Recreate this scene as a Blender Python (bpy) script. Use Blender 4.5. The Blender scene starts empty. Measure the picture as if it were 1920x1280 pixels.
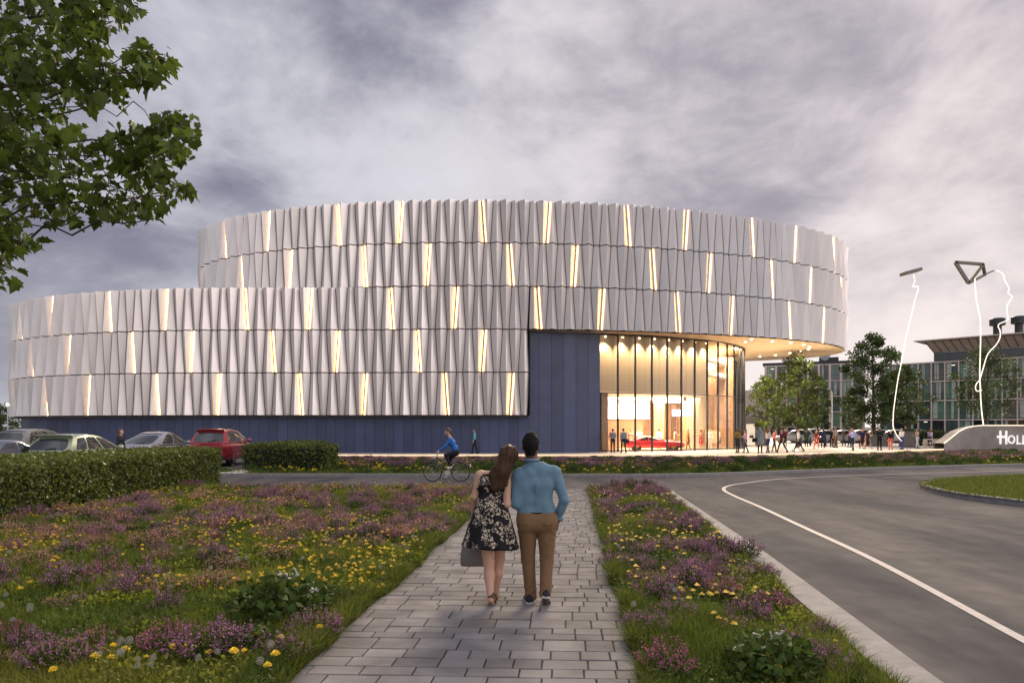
import bpy, math, random
import numpy as np
from mathutils import Vector, Matrix
random.seed(7); RNG = np.random.default_rng(7)
SC = bpy.context.scene
COL = SC.collection
PI = math.pi
F = 1333.0; HZ = 800.0; EYE = 1.9
def px(u, Y): return (u-960.0)*Y/F                 # pixel column -> X at depth Y
def pz(v, Y): return EYE-(v-HZ)*Y/F                # pixel row -> height at depth Y
def gy(v, z=0.0): return (EYE-z)*F/(v-HZ)          # depth where a surface of height z shows at row v
def gp(u, v, z=0.0):
    Y = gy(v, z); return (px(u, Y), Y)

# ---------------------------------------------------------------- materials
MATS = {}
def mat(name, col, rough=.6, metal=0.0, var=.0, scale=4.0, bump=0.0, bscale=40.0, spec=.5, emit=None, estr=0.0, attr=None, trans=0.0, coat=0.0, detail=4.0):
    if name in MATS: return MATS[name]
    m = bpy.data.materials.new(name); m.use_nodes = True
    nt = m.node_tree; N = nt.nodes; L = nt.links
    b = N['Principled BSDF']
    b.inputs['Base Color'].default_value = (*col, 1)
    b.inputs['Roughness'].default_value = rough
    b.inputs['Metallic'].default_value = metal
    b.inputs['Specular IOR Level'].default_value = spec
    if coat: b.inputs['Coat Weight'].default_value = coat; b.inputs['Coat Roughness'].default_value = .06
    tc = None
    if var or bump or attr:
        tc = N.new('ShaderNodeTexCoord')
    src = None
    if var:
        n = N.new('ShaderNodeTexNoise'); n.inputs['Scale'].default_value = scale; n.inputs['Detail'].default_value = detail
        L.new(tc.outputs['Object'], n.inputs['Vector'])
        r = N.new('ShaderNodeMapRange'); r.inputs[1].default_value = .25; r.inputs[2].default_value = .75
        r.inputs[3].default_value = 1-var; r.inputs[4].default_value = 1+var
        L.new(n.outputs['Fac'], r.inputs[0]); src = r.outputs[0]
    if attr:
        a = N.new('ShaderNodeAttribute'); a.attribute_name = attr
        if src is None: src = a.outputs['Fac']
        else:
            mm = N.new('ShaderNodeMath'); mm.operation = 'MULTIPLY'
            L.new(src, mm.inputs[0]); L.new(a.outputs['Fac'], mm.inputs[1]); src = mm.outputs[0]
    if src is not None:
        v = N.new('ShaderNodeVectorMath'); v.operation = 'SCALE'; v.inputs[0].default_value = col
        L.new(src, v.inputs['Scale']); L.new(v.outputs[0], b.inputs['Base Color'])
    if bump:
        n = N.new('ShaderNodeTexNoise'); n.inputs['Scale'].default_value = bscale; n.inputs['Detail'].default_value = 5
        L.new(tc.outputs['Object'], n.inputs['Vector'])
        bp = N.new('ShaderNodeBump'); bp.inputs['Strength'].default_value = bump; bp.inputs['Distance'].default_value = .02
        L.new(n.outputs['Fac'], bp.inputs['Height']); L.new(bp.outputs[0], b.inputs['Normal'])
    if emit:
        b.inputs['Emission Color'].default_value = (*emit, 1); b.inputs['Emission Strength'].default_value = estr
    if trans:
        t = N.new('ShaderNodeBsdfTranslucent'); mx = N.new('ShaderNodeMixShader'); mx.inputs[0].default_value = trans
        if src is not None: L.new(v.outputs[0], t.inputs['Color'])
        else: t.inputs['Color'].default_value = (*col, 1)
        L.new(b.outputs[0], mx.inputs[1]); L.new(t.outputs[0], mx.inputs[2])
        L.new(mx.outputs[0], N['Material Output'].inputs['Surface'])
    MATS[name] = m
    return m
def glass(name, tint=(.9,.93,.92), refl=.12, rough=.02, ior=1.5):
    if name in MATS: return MATS[name]
    m = bpy.data.materials.new(name); m.use_nodes = True
    nt = m.node_tree; N = nt.nodes; L = nt.links; N.remove(N['Principled BSDF'])
    t = N.new('ShaderNodeBsdfTransparent'); t.inputs[0].default_value = (*tint, 1)
    g = N.new('ShaderNodeBsdfGlossy'); g.inputs['Roughness'].default_value = rough
    lw = N.new('ShaderNodeFresnel'); lw.inputs[0].default_value = ior
    ad = N.new('ShaderNodeMath'); ad.operation = 'MULTIPLY_ADD'; ad.inputs[1].default_value = 1.0; ad.inputs[2].default_value = refl-.04
    L.new(lw.outputs[0], ad.inputs[0])
    mx = N.new('ShaderNodeMixShader'); L.new(ad.outputs[0], mx.inputs[0]); L.new(t.outputs[0], mx.inputs[1]); L.new(g.outputs[0], mx.inputs[2])
    L.new(mx.outputs[0], N['Material Output'].inputs['Surface'])
    MATS[name] = m; return m

# ---------------------------------------------------------------- mesh builder
class MB:
    def __init__(s): s.v = []; s.f = []; s.m = []; s.t = []
    def add(s, verts, faces, mi=0, tint=1.0):
        o = len(s.v); s.v += [tuple(p) for p in verts]; s.f += [tuple(i+o for i in f) for f in faces]
        s.m += [mi]*len(faces); s.t += [tint]*len(faces); return s
    def quad(s, a, b, c, d, mi=0, tint=1.0): return s.add([a,b,c,d], [(0,1,2,3)], mi, tint)
    def box(s, c, size, rz=0.0, mi=0, M=None, tint=1.0):
        x,y,z = [k/2 for k in size]
        P = [Vector(p) for p in ((-x,-y,-z),(x,-y,-z),(x,y,-z),(-x,y,-z),(-x,-y,z),(x,-y,z),(x,y,z),(-x,y,z))]
        R = M if M is not None else Matrix.Rotation(rz, 3, 'Z')
        P = [R@p+Vector(c) for p in P]
        return s.add(P, [(0,3,2,1),(4,5,6,7),(0,1,5,4),(1,2,6,5),(2,3,7,6),(3,0,4,7)], mi, tint)
    def bar(s, a, b, w, d=None, mi=0, up=(0,0,1)):
        a = Vector(a); b = Vector(b); d = d or w; t = (b-a); l = t.length; t.normalize()
        u = Vector(up)
        if abs(t.dot(u)) > .98: u = Vector((0,1,0))
        x = t.cross(u).normalized(); y = x.cross(t)
        M = Matrix((x, t, y)).transposed()
        return s.box((a+b)/2, (w, l, d), M=M, mi=mi)
    def tube(s, pts, r, n=8, mi=0, caps=True, closed=False):
        P = [Vector(p) for p in pts]; k = len(P)
        rs = r if hasattr(r, '__len__') else [r]*k
        o = len(s.v); prev = None
        for i in range(k):
            if closed: t = P[(i+1)%k]-P[i-1]
            else: t = P[min(i+1,k-1)]-P[max(i-1,0)]
            t.normalize()
            if prev is None:
                u = Vector((0,0,1)) if abs(t.z) < .9 else Vector((1,0,0))
                x = t.cross(u).normalized()
            else:
                x = (prev-t*prev.dot(t)).normalized()
            prev = x; y = t.cross(x)
            for j in range(n):
                a = 2*PI*j/n; s.v.append(tuple(P[i]+(x*math.cos(a)+y*math.sin(a))*rs[i]))
        fs = []
        for i in range(k if closed else k-1):
            i2 = (i+1)%k
            for j in range(n):
                j2 = (j+1)%n; fs.append((o+i*n+j, o+i*n+j2, o+i2*n+j2, o+i2*n+j))
        if caps and not closed:
            fs.append(tuple(o+j for j in range(n))[::-1]); fs.append(tuple(o+(k-1)*n+j for j in range(n)))
        s.f += fs; s.m += [mi]*len(fs); s.t += [1.0]*len(fs); return s
    def lathe(s, prof, n=16, c=(0,0,0), mi=0, M=None):
        o = len(s.v); k = len(prof)
        for r, z in prof:
            for j in range(n):
                a = 2*PI*j/n; p = Vector((r*math.cos(a), r*math.sin(a), z))
                if M is not None: p = M@p
                s.v.append(tuple(p+Vector(c)))
        fs = []
        for i in range(k-1):
            for j in range(n):
                j2 = (j+1)%n; fs.append((o+i*n+j, o+i*n+j2, o+(i+1)*n+j2, o+(i+1)*n+j))
        if prof[0][0] > 1e-4: fs.append(tuple(o+j for j in range(n))[::-1])
        if prof[-1][0] > 1e-4: fs.append(tuple(o+(k-1)*n+j for j in range(n)))
        s.f += fs; s.m += [mi]*len(fs); s.t += [1.0]*len(fs); return s
    def prism(s, poly, z0, z1, mi=0):              # vertical prism over an x-y polygon (counter-clockwise)
        n = len(poly)
        V = [(p[0],p[1],z0) for p in poly]+[(p[0],p[1],z1) for p in poly]
        Fc = [tuple(range(n))[::-1], tuple(range(n,2*n))]+[(i,(i+1)%n,n+(i+1)%n,n+i) for i in range(n)]
        return s.add(V, Fc, mi)
    def grid(s, rows, mi=0, closed=False):         # rows of points -> quads
        o = len(s.v); k = len(rows); n = len(rows[0])
        for r in rows: s.v += [tuple(p) for p in r]
        fs = []
        for i in range(k-1):
            for j in range(n if closed else n-1):
                j2 = (j+1)%n; fs.append((o+i*n+j, o+i*n+j2, o+(i+1)*n+j2, o+(i+1)*n+j))
        s.f += fs; s.m += [mi]*len(fs); s.t += [1.0]*len(fs); return s
def obj(name, mb, m, parent=None, smooth=False, tint=False, loc=None, bevel=0, angle=None):
    me = bpy.data.meshes.new(name)
    me.from_pydata(mb.v, [], mb.f); 
    ms = m if isinstance(m, (list, tuple)) else [m]
    for k in ms: me.materials.append(k)
    if len(ms) > 1: me.polygons.foreach_set('material_index', mb.m)
    if tint:
        a = me.attributes.new('tint', 'FLOAT', 'FACE'); a.data.foreach_set('value', mb.t)
    if smooth: me.polygons.foreach_set('use_smooth', [True]*len(me.polygons))
    me.update()
    if angle and smooth: me.set_sharp_from_angle(angle=math.radians(angle))
    o = bpy.data.objects.new(name, me); COL.objects.link(o)
    if parent: o.parent = parent
    if loc: o.location = loc
    if bevel:
        b = o.modifiers.new('bevel', 'BEVEL'); b.width = bevel; b.segments = 2; b.limit_method = 'ANGLE'
    return o
def npobj(name, V, Q, mats, parent=None, mi=None, tint=None, smooth=False):
    """mesh from numpy arrays: V (n,3), Q (m,k) faces all of one size"""
    me = bpy.data.meshes.new(name); V = np.asarray(V, np.float32); Q = np.asarray(Q, np.int32)
    k = Q.shape[1]; me.vertices.add(len(V)); me.vertices.foreach_set('co', V.ravel())
    me.loops.add(Q.size); me.loops.foreach_set('vertex_index', Q.ravel())
    me.polygons.add(len(Q)); me.polygons.foreach_set('loop_start', np.arange(0, Q.size, k, dtype=np.int32))
    for m in (mats if isinstance(mats, (list, tuple)) else [mats]): me.materials.append(m)
    if mi is not None: me.polygons.foreach_set('material_index', np.asarray(mi, np.int32))
    if smooth: me.polygons.foreach_set('use_smooth', np.ones(len(Q), bool))
    if tint is not None:
        a = me.attributes.new('tint', 'FLOAT', 'FACE'); a.data.foreach_set('value', np.asarray(tint, np.float32))
    me.update(calc_edges=True); me.validate()
    o = bpy.data.objects.new(name, me); COL.objects.link(o)
    if parent: o.parent = parent
    return o
def tag(o, label=None, cat=None, group=None, kind=None):
    if label: o['label'] = label
    if cat: o['category'] = cat
    if group: o['group'] = group
    if kind: o['kind'] = kind
    return o
def empty(name, loc=(0,0,0), rz=0.0, label=None, cat=None, group=None):
    o = bpy.data.objects.new(name, None); COL.objects.link(o); o.location = loc; o.rotation_euler = (0,0,rz)
    return tag(o, label, cat, group)
KIDS = {}
def copy_tree(o, parent=None):
    c = o.copy(); COL.objects.link(c); c.parent = parent
    for ch in list(o.children): copy_tree(ch, c)
    return c
def structure(name, mb, m, **k):
    return tag(obj(name, mb, m, **k), kind='structure')
def spline(pts, n=12, closed=False):
    P = [np.array(p, float) for p in pts]; out = []; k = len(P)
    rng = range(k) if closed else range(k-1)
    for i in rng:
        if closed: p0,p1,p2,p3 = P[i-1],P[i],P[(i+1)%k],P[(i+2)%k]
        else: p0,p1,p2,p3 = P[max(i-1,0)],P[i],P[i+1],P[min(i+2,k-1)]
        for j in range(n):
            t = j/n
            out.append(.5*((2*p1)+(-p0+p2)*t+(2*p0-5*p1+4*p2-p3)*t*t+(-p0+3*p1-3*p2+p3)*t**3))
    if not closed: out.append(P[-1])
    return [tuple(p) for p in out]
class Path2:
    """plan curve by arc length; outward normal on the right-hand side of travel (travel +x gives -y)"""
    def __init__(s, pts):
        s.p = np.array(pts, float); d = np.linalg.norm(np.diff(s.p, axis=0), axis=1)
        s.s = np.concatenate([[0], np.cumsum(d)]); s.L = s.s[-1]
    def at(s, t):
        return np.array([np.interp(t, s.s, s.p[:,0]), np.interp(t, s.s, s.p[:,1])])
    def n(s, t):
        d = s.at(min(t+.15, s.L))-s.at(max(t-.15, 0)); d /= np.linalg.norm(d); return np.array([d[1], -d[0]])
    def off(s, t, k): return s.at(t)+s.n(t)*k
    def s_at_x(s, x, lo=0, hi=None):               # arc length where the front run crosses x
        best = None
        for i in range(len(s.p)-1):
            a, b = s.p[i], s.p[i+1]
            if a[0] <= x < b[0]:
                return s.s[i]+(x-a[0])/(b[0]-a[0])*(s.s[i+1]-s.s[i])
def inpoly(x, y, poly):
    x = np.asarray(x); y = np.asarray(y); c = np.zeros(x.shape, bool); n = len(poly)
    for i in range(n):
        x1,y1 = poly[i]; x2,y2 = poly[(i+1)%n]
        if y1 == y2: continue
        k = ((y1 > y) != (y2 > y)) & (x < (x2-x1)*(y-y1)/(y2-y1)+x1); c ^= k
    return c
def vnoise(x, y, s, seed=0):
    """smooth value noise in the plane, 0..1"""
    x = np.asarray(x)/s; y = np.asarray(y)/s; xi = np.floor(x).astype(int); yi = np.floor(y).astype(int)
    fx = x-xi; fy = y-yi; fx = fx*fx*(3-2*fx); fy = fy*fy*(3-2*fy)
    def h(a, b):
        k = (a*374761393+b*668265263+seed*982451653) & 0xffffffff
        k = ((k ^ (k >> 13))*1274126177) & 0xffffffff; return ((k ^ (k >> 16)) & 0xffff)/65535.0
    return (h(xi,yi)*(1-fx)+h(xi+1,yi)*fx)*(1-fy)+(h(xi,yi+1)*(1-fx)+h(xi+1,yi+1)*fx)*fy
# ================================================================= camera, sky, sun
cam = bpy.data.cameras.new('camera'); co = bpy.data.objects.new('camera', cam); COL.objects.link(co)
co.location = (0,0,EYE); co.rotation_euler = (PI/2,0,0); cam.lens = F/1920*36; cam.sensor_width = 36
cam.shift_y = (HZ-640)/1920; cam.clip_end = 4000; cam.clip_start = .05; SC.camera = co
SUN_EL, SUN_AZ = math.radians(31), math.radians(14)        # azimuth clockwise from +Y (north)
sd = bpy.data.lights.new('sun', 'SUN'); sd.energy = 3.6; sd.angle = math.radians(17); sd.color = (1.0,.79,.56)
so = bpy.data.objects.new('sun', sd); COL.objects.link(so)
sv = Vector((math.sin(SUN_AZ)*math.cos(SUN_EL), math.cos(SUN_AZ)*math.cos(SUN_EL), math.sin(SUN_EL)))
so.rotation_euler = sv.to_track_quat('Z', 'Y').to_euler(); so.location = (60,20,60)
w = bpy.data.worlds.new('World'); SC.world = w; w.use_nodes = True
nt = w.node_tree; N = nt.nodes; L = nt.links
bg = N['Background']
def nn(t, **k):
    n = N.new(t)
    for a, b in k.items(): setattr(n, a, b)
    return n
def mth(op, a, b=None, c=None, clamp=False):
    n = nn('ShaderNodeMath', operation=op); n.use_clamp = clamp
    for i, x in enumerate((a, b, c)):
        if x is None: continue
        if isinstance(x, (int, float)): n.inputs[i].default_value = x
        else: L.new(x, n.inputs[i])
    return n.outputs[0]
def mixc(f, a, b):
    n = nn('ShaderNodeMix', data_type='RGBA')
    if isinstance(f, (int, float)): n.inputs[0].default_value = f
    else: L.new(f, n.inputs[0])
    for i, x in ((6, a), (7, b)):
        if isinstance(x, tuple): n.inputs[i].default_value = (*x, 1)
        else: L.new(x, n.inputs[i])
    return n.outputs[2]
def rng(x, a, b, c=0.0, d=1.0, smooth=True):
    n = nn('ShaderNodeMapRange', interpolation_type='SMOOTHSTEP' if smooth else 'LINEAR')
    L.new(x, n.inputs[0])
    for i, k in enumerate((a,b,c,d)): n.inputs[i+1].default_value = k
    return n.outputs[0]
tc = nn('ShaderNodeTexCoord'); sep = nn('ShaderNodeSeparateXYZ'); L.new(tc.outputs['Generated'], sep.inputs[0])
X, Y, Z = sep.outputs
zc = mth('MAXIMUM', Z, 0.0)
den = mth('ADD', zc, .38)
cmb = nn('ShaderNodeCombineXYZ'); L.new(mth('DIVIDE', X, den), cmb.inputs[0]); L.new(mth('DIVIDE', Y, den), cmb.inputs[1])
cmd = nn('ShaderNodeCombineXYZ'); L.new(X, cmd.inputs[0]); L.new(mth('MULTIPLY', Y, .8), cmd.inputs[1]); L.new(mth('MULTIPLY', Z, 1.75), cmd.inputs[2])
def noise(vec, scale, detail, rough, dist, off):
    mp = nn('ShaderNodeMapping'); mp.inputs['Location'].default_value = off; L.new(vec, mp.inputs[0])
    mp.inputs['Rotation'].default_value = (0,0,.5); mp.inputs['Scale'].default_value = (1.0,.85,1)
    n = nn('ShaderNodeTexNoise'); L.new(mp.outputs[0], n.inputs['Vector'])
    n.inputs['Scale'].default_value = scale; n.inputs['Detail'].default_value = detail
    n.inputs['Roughness'].default_value = rough; n.inputs['Distortion'].default_value = dist
    return n.outputs['Fac']
OFF = (3.1,1.7,0)
n1 = noise(cmd.outputs[0], 3.0, 10, .56, .25, OFF)
n2 = noise(cmd.outputs[0], 9.0, 9, .60, .4, (7.3,4.2,2))
n3 = noise(cmb.outputs[0], .8, 3, .5, .2, (1.3,9.2,5))
cl = mth('ADD', mth('MULTIPLY', n1, .64), mth('ADD', mth('MULTIPLY', n2, .20), mth('MULTIPLY', n3, .16)))
lit = rng(cl, .37, .625)
hor = rng(Z, .42, .0)                                  # 1 at the horizon
right = rng(X, -.45, .6)
dark = mixc(right, (.185,.19,.265), (.35,.325,.38))
light = mixc(right, (.59,.595,.66), (.82,.74,.735))
cc = mixc(lit, dark, light)
glow = mixc(right, (.72,.71,.71), (.98,.87,.82))
gf = mth('MULTIPLY', mth('MULTIPLY', mth('POWER', hor, 2.2), rng(X, -.1, .5, 1.25, 1.45)), mth('ADD', .2, mth('MULTIPLY', rng(n1, .3, .7), .55)))
cc = mixc(gf, cc, glow)
sky = nn('ShaderNodeTexSky', sky_type='NISHITA'); sky.sun_disc = False; sky.sun_elevation = SUN_EL; sky.sun_rotation = SUN_AZ
sk = nn('ShaderNodeVectorMath', operation='SCALE'); L.new(sky.outputs[0], sk.inputs[0]); sk.inputs['Scale'].default_value = .1
cc = mixc(mth('SUBTRACT', 1.0, mth('MULTIPLY', rng(cl, .60, .72), .25)), sk.outputs[0], cc)
# added boost outside the view: brighter overhead, behind and right, dimmer left, lighting facade
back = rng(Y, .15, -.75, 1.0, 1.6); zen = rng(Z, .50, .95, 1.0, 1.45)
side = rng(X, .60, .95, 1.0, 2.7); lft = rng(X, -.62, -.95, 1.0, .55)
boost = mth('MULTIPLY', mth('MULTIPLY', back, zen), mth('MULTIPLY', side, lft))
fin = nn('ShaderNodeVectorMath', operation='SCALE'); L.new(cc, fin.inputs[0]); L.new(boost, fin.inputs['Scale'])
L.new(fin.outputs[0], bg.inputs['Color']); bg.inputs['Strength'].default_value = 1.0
SC.view_settings.view_transform = 'Standard'; SC.view_settings.look = 'None'; SC.view_settings.exposure = 0.12; SC.view_settings.gamma = 1.0
SC.render.engine = 'CYCLES'
SC.cycles.use_denoising = True
try: SC.cycles.denoiser = 'OPENIMAGEDENOISE'
except Exception: pass
SC.cycles.max_bounces = 6; SC.cycles.diffuse_bounces = 3; SC.cycles.glossy_bounces = 3; SC.cycles.transparent_max_bounces = 12
SC.cycles.sample_clamp_indirect = 6.0; SC.cycles.caustics_reflective = False; SC.cycles.caustics_refractive = False

# ================================================================= ground, roads, paths
M_DIRT = mat('soil', (.045,.036,.025), .95, var=.4, scale=3, bump=.5, bscale=25)
M_MEADOW = mat('meadow_soil', (.022,.030,.012), .95, var=.45, scale=2.2, bump=.6, bscale=30)
M_CONC = mat('kerb_concrete', (.225,.215,.21), .85, var=.22, scale=6, bump=.25, bscale=90)
M_PLAZA = mat('plaza_paving', (.34,.32,.31), .55, var=.15, scale=1.2, bump=.1, bscale=60)
M_LINE = mat('road_paint', (.42,.39,.38), .7, var=.18, scale=9, bump=.2, bscale=120)
def asphalt():
    m = mat('asphalt', (.12,.112,.108), .72, spec=.12); nt = m.node_tree; N = nt.nodes; L = nt.links; b = N['Principled BSDF']
    tc = N.new('ShaderNodeTexCoord')
    mp = N.new('ShaderNodeMapping'); mp.inputs['Scale'].default_value = (.42,.10,1); mp.inputs['Rotation'].default_value = (0,0,-.55)
    L.new(tc.outputs['Object'], mp.inputs[0])
    n1 = N.new('ShaderNodeTexNoise'); n1.inputs['Scale'].default_value = 1.15; n1.inputs['Detail'].default_value = 8; n1.inputs['Roughness'].default_value = .62
    L.new(mp.outputs[0], n1.inputs['Vector'])
    n2 = N.new('ShaderNodeTexNoise'); n2.inputs['Scale'].default_value = 160; n2.inputs['Detail'].default_value = 2
    L.new(tc.outputs['Object'], n2.inputs['Vector'])
    n3 = N.new('ShaderNodeTexNoise'); n3.inputs['Scale'].default_value = 2.3; n3.inputs['Detail'].default_value = 6
    L.new(tc.outputs['Object'], n3.inputs['Vector'])
    r = N.new('ShaderNodeValToRGB'); e = r.color_ramp.elements
    e[0].position = .38; e[0].color = (.044,.046,.054,1); e[1].position = .66; e[1].color = (.140,.130,.122,1)
    L.new(n1.outputs['Fac'], r.inputs[0])
    mr = N.new('ShaderNodeMapRange'); mr.inputs[1].default_value = .3; mr.inputs[2].default_value = .7; mr.inputs[3].default_value = .60; mr.inputs[4].default_value = 1.40
    L.new(n2.outputs['Fac'], mr.inputs[0])
    mr3 = N.new('ShaderNodeMapRange'); mr3.inputs[1].default_value = .3; mr3.inputs[2].default_value = .7; mr3.inputs[3].default_value = .8; mr3.inputs[4].default_value = 1.15
    L.new(n3.outputs['Fac'], mr3.inputs[0])
    mu = N.new('ShaderNodeMath'); mu.operation = 'MULTIPLY'; L.new(mr.outputs[0], mu.inputs[0]); L.new(mr3.outputs[0], mu.inputs[1])
    v = N.new('ShaderNodeVectorMath'); v.operation = 'SCALE'; L.new(r.outputs[0], v.inputs[0]); L.new(mu.outputs[0], v.inputs['Scale'])
    L.new(v.outputs[0], b.inputs['Base Color'])
    rr = N.new('ShaderNodeMapRange'); rr.inputs[3].default_value = .82; rr.inputs[4].default_value = .97; L.new(n1.outputs['Fac'], rr.inputs[0]); L.new(rr.outputs[0], b.inputs['Roughness'])
    bp = N.new('ShaderNodeBump'); bp.inputs['Strength'].default_value = .35; bp.inputs['Distance'].default_value = .01
    L.new(n2.outputs['Fac'], bp.inputs['Height']); L.new(bp.outputs[0], b.inputs['Normal'])
    return m
M_ASPH = asphalt()
mb = MB(); mb.quad((-1500,-60,-.5),(1500,-60,-.5),(1500,3000,-.5),(-1500,3000,-.5)); structure('ground', mb, M_DIRT)
# far kerb of the road (plan curve, left to right) and the plaza rim behind the flower bed
KERB = spline([(-60,28.2),(-30,27.6),(-10,27.2),(2.0,27.0),(6.6,27.2),(11.5,29.3),(17.5,32.0),(25,34.6),(40,38.5),(70,44)], 8)
RIM = spline([(-26,47.6),(-14,47.7),(0,47.8),(8,47.9),(14.9,47.9),(22.2,51.2),(30.9,56.4),(37.6,61.0)], 8)
mb = MB()
mb.add([(p[0],p[1],0) for p in KERB]+[(70,-14,0),(-60,-14,0)], [tuple(range(len(KERB)+2))[::-1]])
structure('road', mb, M_ASPH)
def ribbon(mb, pts, w, z, h, side=0.0):
    """raised strip of width w along plan points; side shifts it to the right of travel"""
    P = Path2([p[:2] for p in pts]); n = max(2, int(P.L/.8)); rows = []
    for i in range(n+1):
        t = P.L*i/n; a = P.off(t, side-w/2); b = P.off(t, side+w/2)
        rows.append([(*a,z),(*a,z+h),(*b,z+h),(*b,z)])
    mb.grid(rows); mb.add(rows[0], [(0,1,2,3)]); mb.add(rows[-1], [(3,2,1,0)])
mb = MB(); ribbon(mb, KERB, .22, -.1, .22); structure('kerb', mb, M_CONC)
# near-left meadow, path, near-right meadow
PD = .083
def pl(y): return -1.64+PD*(y-5.39)
def pr(y): return .99+PD*(y-5.39)
YE = 21.3
kin = [(1.75,-4),(2.76,5.28),(3.36,10.26),(4.18,18.4),(4.32,20.2)]
kout = [(2.12,-4),(3.12,5.28),(3.70,10.26),(4.44,18.5),(4.62,20.4)]
MEADOW_L = [(-40,-4),(pl(-4),-4),(pl(YE),YE),(-40,YE)]
MEADOW_R = [(pr(-4),-4)]+kin+[(3.9,20.95),(pr(21.0)+.1,21.0)]
def sheet(name, poly, z, m, z0=None, **k):
    mb = MB()
    if z0 is None: mb.add([(p[0],p[1],z) for p in poly], [tuple(range(len(poly)))])
    else: mb.prism(poly, z0, z)
    return structure(name, mb, m, **k)
sheet('meadow', MEADOW_L, .05, M_MEADOW, -.05)
sheet('meadow', MEADOW_R, .05, M_MEADOW, -.05)
mb = MB()
inner = [np.array(p) for p in kin]; outer = [np.array(p) for p in kout]
rows = []
for i in range(len(kin)-1):
    for t in np.linspace(0,1,6)[:-1]:
        a = inner[i]*(1-t)+inner[i+1]*t; b = outer[i]*(1-t)+outer[i+1]*t
        rows.append([(*a,-.02),(*a,.075),(*(b-np.array((.015,0))),.075),(*b,.06),(*b,-.02)])
# rounded corner into the cross road
c0 = np.array((4.0,20.35))
for a in np.linspace(0, PI/2, 7):
    i_ = c0+np.array((math.cos(a)*.33, math.sin(a)*.5)); o_ = c0+np.array((math.cos(a)*.64, math.sin(a)*.85))
    rows.append([(*i_,-.02),(*i_,.075),(*(o_*.98+c0*.02),.075),(*o_,.06),(*o_,-.02)])
a_ = np.array((pr(21),20.85)); b_ = np.array((pr(21),21.2)); rows.append([(*a_,-.02),(*a_,.075),(*b_,.075),(*b_,.06),(*b_,-.02)])
mb.grid(rows); structure('kerb', mb, M_CONC)
mb = MB(); mb.box(((pl(YE)-40)/2,YE+.06,.02),(40+pl(YE),.14,.16)); structure('kerb', mb, M_CONC)
mb = MB(); mb.box(((pl(YE)+pr(YE))/2,YE+.07,.0),(pr(YE)-pl(YE)+.1,.16,.09)); structure('kerb', mb, mat('dark_kerb',(.10,.09,.085),.9,var=.3,scale=8))
# paved path: base + slabs
M_JOINT = mat('path_joint', (.035,.032,.028), .95, var=.3, scale=20)
M_PAVER = mat('paver', (.190,.180,.178), .9, spec=.15, var=.34, scale=2.6, bump=.35, bscale=70, attr='tint', detail=8)
mb = MB(); mb.prism([(pl(-4),-4),(pr(-4),-4),(pr(YE),YE),(pl(YE),YE)], -.05, .035); structure('path', mb, M_JOINT)
mb = MB(); y = -4.0; ang = math.atan(PD)
rnd = random.Random(5)
def slab(x0,x1,y0,y1,tint):
    """slab in path-aligned coordinates (x across, y along)"""
    g = .006; z = .052+rnd.uniform(-.003,.004); b = .006
    x0+=g; x1-=g; y0+=g; y1-=g
    if x1-x0 < .03: return
    def W(x,y,zz):
        yy = y-.083*x*.55; return (pl(yy)+x, yy, zz)
    dz = rnd.uniform(-.002,.002)
    o = [W(x0,y0,.03),W(x1,y0,.03),W(x1,y1,.03),W(x0,y1,.03)]
    m_ = [W(x0,y0,z-b),W(x1,y0,z-b+dz),W(x1,y1,z-b),W(x0,y1,z-b)]
    t = [W(x0+b,y0+b,z),W(x1-b,y0+b,z+dz),W(x1-b,y1-b,z),W(x0+b,y1-b,z)]
    mb.add(o+m_+t, [(8,9,10,11)]+[(i,(i+1)%4,4+(i+1)%4,4+i) for i in range(4)]+[(4+i,4+(i+1)%4,8+(i+1)%4,8+i) for i in range(4)], 0, tint)
PW = pr(0)-pl(0)
while y < YE-.1:
    d = rnd.choice((.17,.19,.22,.25,.28,.30)); d = min(d, YE-y)
    x = -rnd.uniform(0,.35); ws = rnd.choice((.33,.36,.40))
    while x < PW:
        wd = ws*rnd.choice((1,1,1,1,.62)) if True else ws
        if x > PW-.75: wd = min(wd, .24)
        x1 = min(x+wd, PW)
        if x1 > 0: slab(max(x,0), x1, y, y+d, rnd.uniform(.80,1.16))
        x += wd
    y += d
structure('path_paving', mb, M_PAVER, tint=True)
# white edge line curving round the junction
line = spline([gp(u,v) for u,v in ((2300,1400),(1920,1200),(1640,1050),(1500,985),(1425,950),(1378,930),(1357,918),(1366,910.5),(1400,905),(1467,897.5),(1613,890.5),(1780,885.5),(1920,881.5),(2100,877))], 10)
mb = MB(); P = Path2(line); n = int(P.L/.3); rows = []
for i in range(n+1):
    t = P.L*i/n; a = P.off(t,-.055); b = P.off(t,.055); rows.append([(*a,.006),(*b,.006)])
mb.grid(rows); structure('road_marking', mb, M_LINE)
mb = MB(); P = Path2([gp(1660,894),gp(1790,901),gp(1920,905)]); rows = [[(*P.off(t,-.05),.006),(*P.off(t,.05),.006)] for t in np.linspace(0,P.L,12)]
mb.grid(rows); structure('road_marking', mb, mat('faded_paint',(.24,.225,.21),.75,var=.3,scale=6))
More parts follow.
